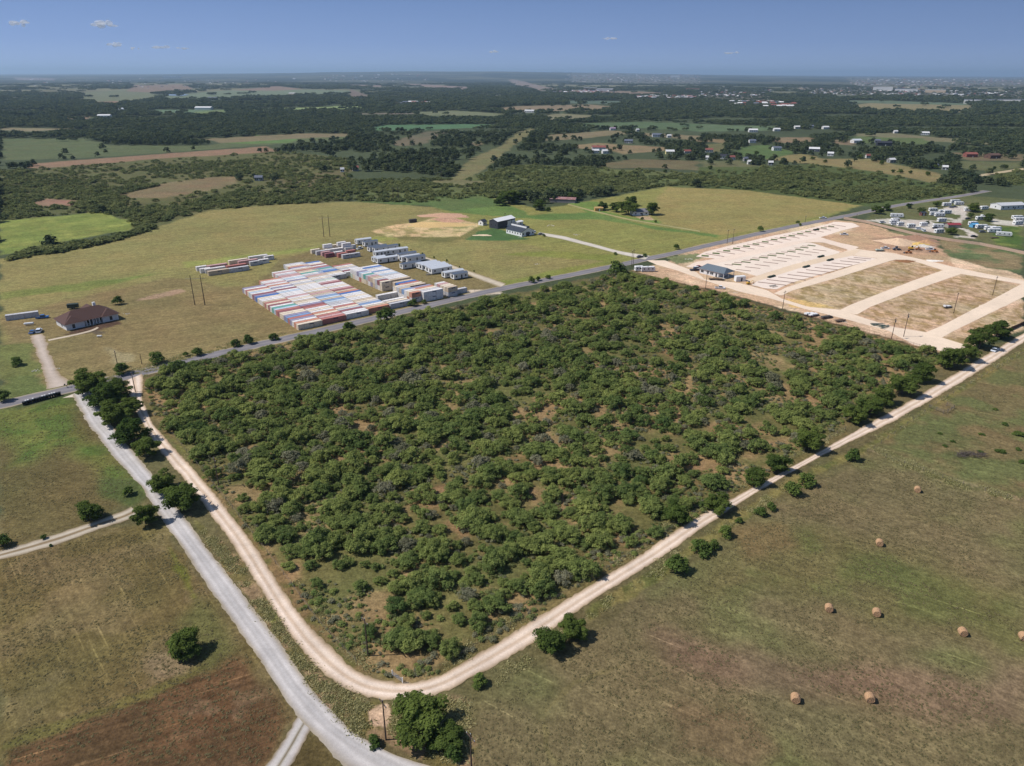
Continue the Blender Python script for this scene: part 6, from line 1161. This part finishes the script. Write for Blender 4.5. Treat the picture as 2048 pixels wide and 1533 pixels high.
for i,(px_,py_,w_,t) in enumerate([(1690,645,6,'debris on the bare verge by the iron fence'),(1470,586,6,'dark beams lying by the fence'),(1100,452,9,'pale stones on the barn field'),(1153,470,7,'small ring of pale stones in the field'),(1074,529,7,'flat white stone slab in the hay field'),(1378,519,9,'two white boards in the weeds at the entrance'),(255,628,8,'white rubble beside the brown-roofed house'),(70,742,9,'pale stone arc left of the driveway'),(112,738,7,'pale stone ring right of the driveway'),(1040,476,5,'stones by the white house')]):
    x,y=G(px_,py_); d=proj(x,y)[2]; r_=w_*d/FPX; b=MB(); g=random.Random(i+3)
    for k in range(14):
        a=g.random()*6.28; rr=r_*(.3+.7*g.random()); s_=r_*g.uniform(.06,.14); cx,cy=rr*math.cos(a),rr*math.sin(a)*.8
        b.add([(cx-s_,cy-s_,0),(cx+s_,cy-s_*.7,0),(cx+s_*.8,cy+s_,0),(cx-s_*.7,cy+s_*.8,0),(cx-s_*.5,cy-s_*.5,s_*.8),(cx+s_*.6,cy-s_*.4,s_*.7),(cx+s_*.4,cy+s_*.5,s_*.8),(cx-s_*.4,cy+s_*.5,s_*.6)],[(4,5,6,7),(0,1,5,4),(1,2,6,5),(2,3,7,6),(3,0,4,7)],mat('pale_stone',(.58,.54,.48),.9,.12))
    tag(b.build('stone_heap',loc=(x,y,.02)),t,'stone heap','heaps of stones and debris')

# ---------------------------------------------------------------- far houses and towns
def Gh(px,py):
    d=M3@np.array([px-1024.0,-(py-766.5),-FPX]); d=d/np.hypot(d[0],d[1]); t=np.geomspace(300,60000,900); z=CAM_H+d[2]*t; h_=height(d[0]*t,d[1]*t); k=np.nonzero(z<=h_)[0]
    t_=t[k[0]] if len(k) else 45000.0; return d[0]*t_,d[1]*t_,float(height(np.array([d[0]*t_]),np.array([d[1]*t_]))[0])
HC={'dark':(52,54,62),'slate':(98,104,118),'pale':(206,206,206),'silver':(190,196,202),'redbrown':(134,82,74),'brown':(96,74,64),'mauve':(150,130,150),'white':(206,206,204),'grey':(142,142,140),'tan':(190,170,144),'yellow':(218,206,150)}
hm={k:mat('farhouse_'+k,P(*v),.75,.08,.4) for k,v in HC.items()}
rh_=random.Random(3)
for (fn_,x_,y_,ww,rc_,wc_,lb),(hx,hy,hw) in zip(HOUSES,HG):
    hw*=.86
    big=hw>22; far=math.hypot(hx,hy)>2500; dd=hw*(.42 if big else .6); hgt=3.2+min(3.5,hw*.07); an=rh_.uniform(-.35,.35)
    building('house' if not('shed' in lb or 'barn' in lb or 'hut' in lb or 'building' in lb) else 'farm_building','house' if not('shed' in lb or 'barn' in lb or 'hut' in lb or 'building' in lb) else 'farm building',lb,(hx-hw/2*math.cos(an),hy-hw/2*math.sin(an)),an,hw*.92,dd,hgt,hgt*.5,hm[wc_],hm[rc_],wins=0 if far else 4,endwins=0 if far else 1,doors=0 if far else 1,win_h=1.6)
def block(px,py,w_px,h_px,depth,wc,rc_,label,cat='building',name='far_building',group=None):
    x,y,z=Gh(px,py); d=math.hypot(x,y); w=w_px*d/FPX; h=h_px*d/FPX; b=MB(); b.box(-w/2,w/2,0,depth*w,-2,h,hm[wc]); e=empty(name,(x,y,z),-math.atan2(x,y),label,cat,group); b.build('wall',e)
    b=MB(); b.box(-w/2-.3,w/2+.3,-.3,depth*w+.3,h+.01,h+max(.5,h*.12),hm[rc_]); b.build('roof',e); return e
for k,(x_,w_) in enumerate([(1935,12),(1955,12),(1979,13),(1996,13),(2013,13),(2031,13),(2046,12)]): block(x_,208,w_,6,.5,'white','slate','white four-storey block, %s from the left in the far row'%od(k).replace('front','first'),'apartment block','apartment_block','far white apartment blocks')
block(1765,182,30,5,.6,'white','pale','large pale warehouse in the distant town at the right','warehouse','warehouse'); block(1350,155.5,16,3,.5,'white','pale','long white warehouse near the horizon','warehouse','warehouse'); block(1115,144,22,2.5,.5,'white','pale','white buildings strip right on the horizon','warehouse','warehouse'); block(1215,146,26,2.5,.5,'white','pale','second white strip on the horizon','warehouse','warehouse'); block(345,157,30,2.5,.4,'white','pale','long white sheds far left below the horizon','warehouse','warehouse')
block(1812,184,34,4,.6,'white','slate','wide pale warehouse next to the large one in the town','warehouse','warehouse'); block(1870,186,30,4,.6,'tan','pale','tan warehouse right of the wide pale one','warehouse','warehouse'); block(1180,181,24,4,.5,'tan','pale','tan roofed store before the rows of new houses','warehouse','warehouse'); block(1210,183,30,4,.5,'white','pale','white store before the rows of new houses','warehouse','warehouse'); block(1385,183,24,4,.5,'tan','redbrown','tan building at the right end of the new houses','warehouse','warehouse')
x,y,z=Gh(1396,143); tw=empty('water_tower',(x,y,z),0,'pale water tower standing above the horizon line','water tower')
b=MB(); b.cyl((0,0,-5),(0,0,70),6,6,hm['pale'],8); b.build('column',tw); b=MB(); b.cyl((0,0,70),(0,0,95),9,26,hm['pale'],12); b.cyl((0,0,95),(0,0,115),26,10,hm['pale'],12); b.build('tank',tw)
x,y,z=Gh(1175,143); b=MB(); b.cyl((0,0,-5),(0,0,120),4,2,hm['grey'],4); tag(b.build('radio_mast',loc=(x,y,z)),'thin radio mast on the horizon','mast')
# individual houses of the distant suburbs, then the remainder as one mass
BANDS=[((1100,1230,181,186),26,'pale house in the distant new estate below the ridge'),((1265,1400,192,198),34,'white-walled house in the long row of new houses'),((780,870,205,211),16,'white house in the clearing of the far left-centre wood'),((1460,1625,203,215),34,'tan-roofed house of the estate in front of the dark wood'),((1400,1540,178,194),30,'pale house in the suburb above the dark wood'),
 ((1600,2046,176,192),56,'pale house in the distant town on the right'),((1130,1400,150,165),34,'pale house in the town near the horizon, centre'),((1700,2046,158,172),40,'pale house in the town near the horizon, right'),((640,860,150,164),14,'pale house near the horizon, left of centre'),((60,600,158,176),16,'pale house on the far left plain')]
unit={}
for wc_ in ('white','tan','grey'):
    for rc_ in ('pale','slate','redbrown'):
        b=MB(); b.box(-.5,.5,-.35,.35,-.1,.28,hm[wc_]); b.add([(-.54,-.39,.27),(.54,-.39,.27),(.54,.39,.27),(-.54,.39,.27),(-.5,0,.5),(.5,0,.5)],[(0,1,5,4),(2,3,4,5),(0,4,3),(1,2,5),(0,3,2,1)],hm[rc_]); o=b.build('far_house'); COL.objects.unlink(o); unit[wc_,rc_]=o
g=random.Random(21); extraP=[];extraS=[]
for (x0,x1,y0,y1),n,lb in BANDS:
    for k in range(n*6):
        px_=g.uniform(x0,x1); py_=g.uniform(y0,y1); x,y,z=Gh(px_,py_); d=math.hypot(x,y); s_=max(17,(2.0+1.6*g.random())*d/FPX)*1.15; wc_=g.choice(['white','white','tan','grey']); rc_=g.choice(['pale','pale','slate','redbrown','redbrown'] if 'tan-roofed' in lb else ['pale','pale','slate','redbrown'])
        if k<n: o=bpy.data.objects.new('far_house',unit[wc_,rc_].data); COL.objects.link(o); o.location=(x,y,z); o.rotation_euler=(0,0,g.uniform(-.6,.6)); o.scale=(s_,s_,s_*.7); tag(o,lb,'house',lb.replace('house','houses',1))
        elif d>3500: extraP.append((x,y,z)); extraS.append((s_*.8,s_*.8,s_*.5))
gn_scatter('distant_town','pale speckle of countless roofs in the towns below the horizon',extraP,extraS,list(unit.values()),cat=None)
# lone trees and hedgerow wood between the far houses
TP=[]
for S_ in SUBURB:
    g_=Ga([(a,max(b_,149.5)) for a,b_ in S_]); mn=g_.min(0);mx=g_.max(0); Q_=mn+rng.random((5000,2))*(mx-mn); TP.append(Q_[inpoly(Q_,g_)][:900])
TP=np.concatenate(TP); d_=np.hypot(TP[:,0],TP[:,1]); s_=np.clip(d_/6500,.5,1.6); gn_scatter('town_trees','dark tree canopy mixed between the far roofs',np.c_[TP,height(TP[:,0],TP[:,1])-.5],np.c_[s_,s_,np.minimum(s_,1.0)],CL)
# small high clouds, beyond the haze
MCL=bpy.data.materials.new('cloud_vapour'); MCL.use_nodes=True; nt=MCL.node_tree; N=nt.nodes; L=nt.links; N.remove(N['Principled BSDF'])
df=N.new('ShaderNodeBsdfDiffuse'); df.inputs[0].default_value=(.97,.98,1,1); tl=N.new('ShaderNodeBsdfTranslucent'); tl.inputs[0].default_value=(.97,.98,1,1); ms0=N.new('ShaderNodeMixShader'); L.new(df.outputs[0],ms0.inputs[1]); L.new(tl.outputs[0],ms0.inputs[2])
tp=N.new('ShaderNodeBsdfTransparent'); ms=N.new('ShaderNodeMixShader'); ge=N.new('ShaderNodeTexCoord'); no=N.new('ShaderNodeTexNoise'); no.inputs['Scale'].default_value=8; no.inputs['Detail'].default_value=7; no.inputs['Roughness'].default_value=.7; L.new(ge.outputs['Object'],no.inputs['Vector'])
lw=N.new('ShaderNodeLayerWeight'); lw.inputs[0].default_value=.35; sb=N.new('ShaderNodeMath'); sb.operation='MULTIPLY_ADD'; sb.inputs[1].default_value=-1.2; L.new(lw.outputs['Facing'],sb.inputs[0]); L.new(no.outputs[0],sb.inputs[2]); mr=N.new('ShaderNodeMapRange'); mr.inputs[1].default_value=-.12; mr.inputs[2].default_value=.5; mr.inputs[4].default_value=.5; L.new(sb.outputs[0],mr.inputs[0])
L.new(mr.outputs[0],ms.inputs[0]); L.new(tp.outputs[0],ms.inputs[1]); L.new(ms0.outputs[0],ms.inputs[2]); L.new(ms.outputs[0],N['Material Output'].inputs[0])
def cloud(px,py,w,h,label):
    d=M3@np.array([px-1024.0,-(py-766.5),-FPX]); d=d/np.linalg.norm(d); D=21000.0; c=d*D+np.array([0,0,CAM_H]); s_=D/FPX; g=np.random.default_rng(int(px)); V=[];F=[]
    for k in range(7):
        cx=g.uniform(-.42,.42)*w*s_; cz=g.uniform(-.2,.25)*h*s_*(1-abs(cx)/(w*s_)); r_=g.uniform(.09,.22)*w*s_; rz_=h*s_*g.uniform(.16,.4); o=len(V); nu,nv=14,8
        for i in range(nv+1):
            for j in range(nu): a=2*math.pi*j/nu;b_=math.pi*i/nv; V.append((cx+r_*math.sin(b_)*math.cos(a),r_*.8*math.sin(b_)*math.sin(a),cz+rz_*math.cos(b_)))
        F+=[(o+i*nu+j,o+i*nu+(j+1)%nu,o+(i+1)*nu+(j+1)%nu,o+(i+1)*nu+j) for i in range(nv) for j in range(nu)]
    me=bpy.data.meshes.new('cloud'); me.from_pydata((np.array(V)/1000).tolist(),[],F); me.polygons.foreach_set('use_smooth',[True]*len(F)); me.materials.append(MCL); o=bpy.data.objects.new('cloud',me); COL.objects.link(o); o.location=c; o.scale=(1000,1000,1000); o.rotation_euler=(0,0,-math.atan2(d[0],d[1])); tag(o,label,'cloud')
for a in [(40,47,34,14,'small puff of cloud at the top left'),(205,50,44,14,'brighter torn cloud puff right of the top left one'),(325,95,34,8,'thin cloud wisp below the two puffs'),(270,97,14,6,'tiny wisp left of the thin one'),(365,97,22,5,'tiny wisp right of the thin one'),(225,90,26,9,'faint wisp under the torn puff'),(990,105,22,7,'small white wisp over the middle of the horizon'),(1220,78,26,6,'faint wisp right of centre'),(1460,106,34,6,'stretched faint wisp over the right plain')]: cloud(*a)

# ---------------------------------------------------------------- haze
hz=MB(); mh=bpy.data.materials.new('haze_air'); mh.use_nodes=True; nt=mh.node_tree; nt.nodes.remove(nt.nodes['Principled BSDF'])
pv=nt.nodes.new('ShaderNodeVolumePrincipled'); pv.inputs['Color'].default_value=(.54,.76,1.0,1); pv.inputs['Density'].default_value=HAZE_D; pv.inputs['Anisotropy'].default_value=0.2
nt.links.new(pv.outputs[0],nt.nodes['Material Output'].inputs['Volume'])
hz.box(-66000,66000,-66000,66000,-45,330,mh); h_=hz.build('haze'); tag(h_,'thin bluish air haze over the whole country',kind='stuff')
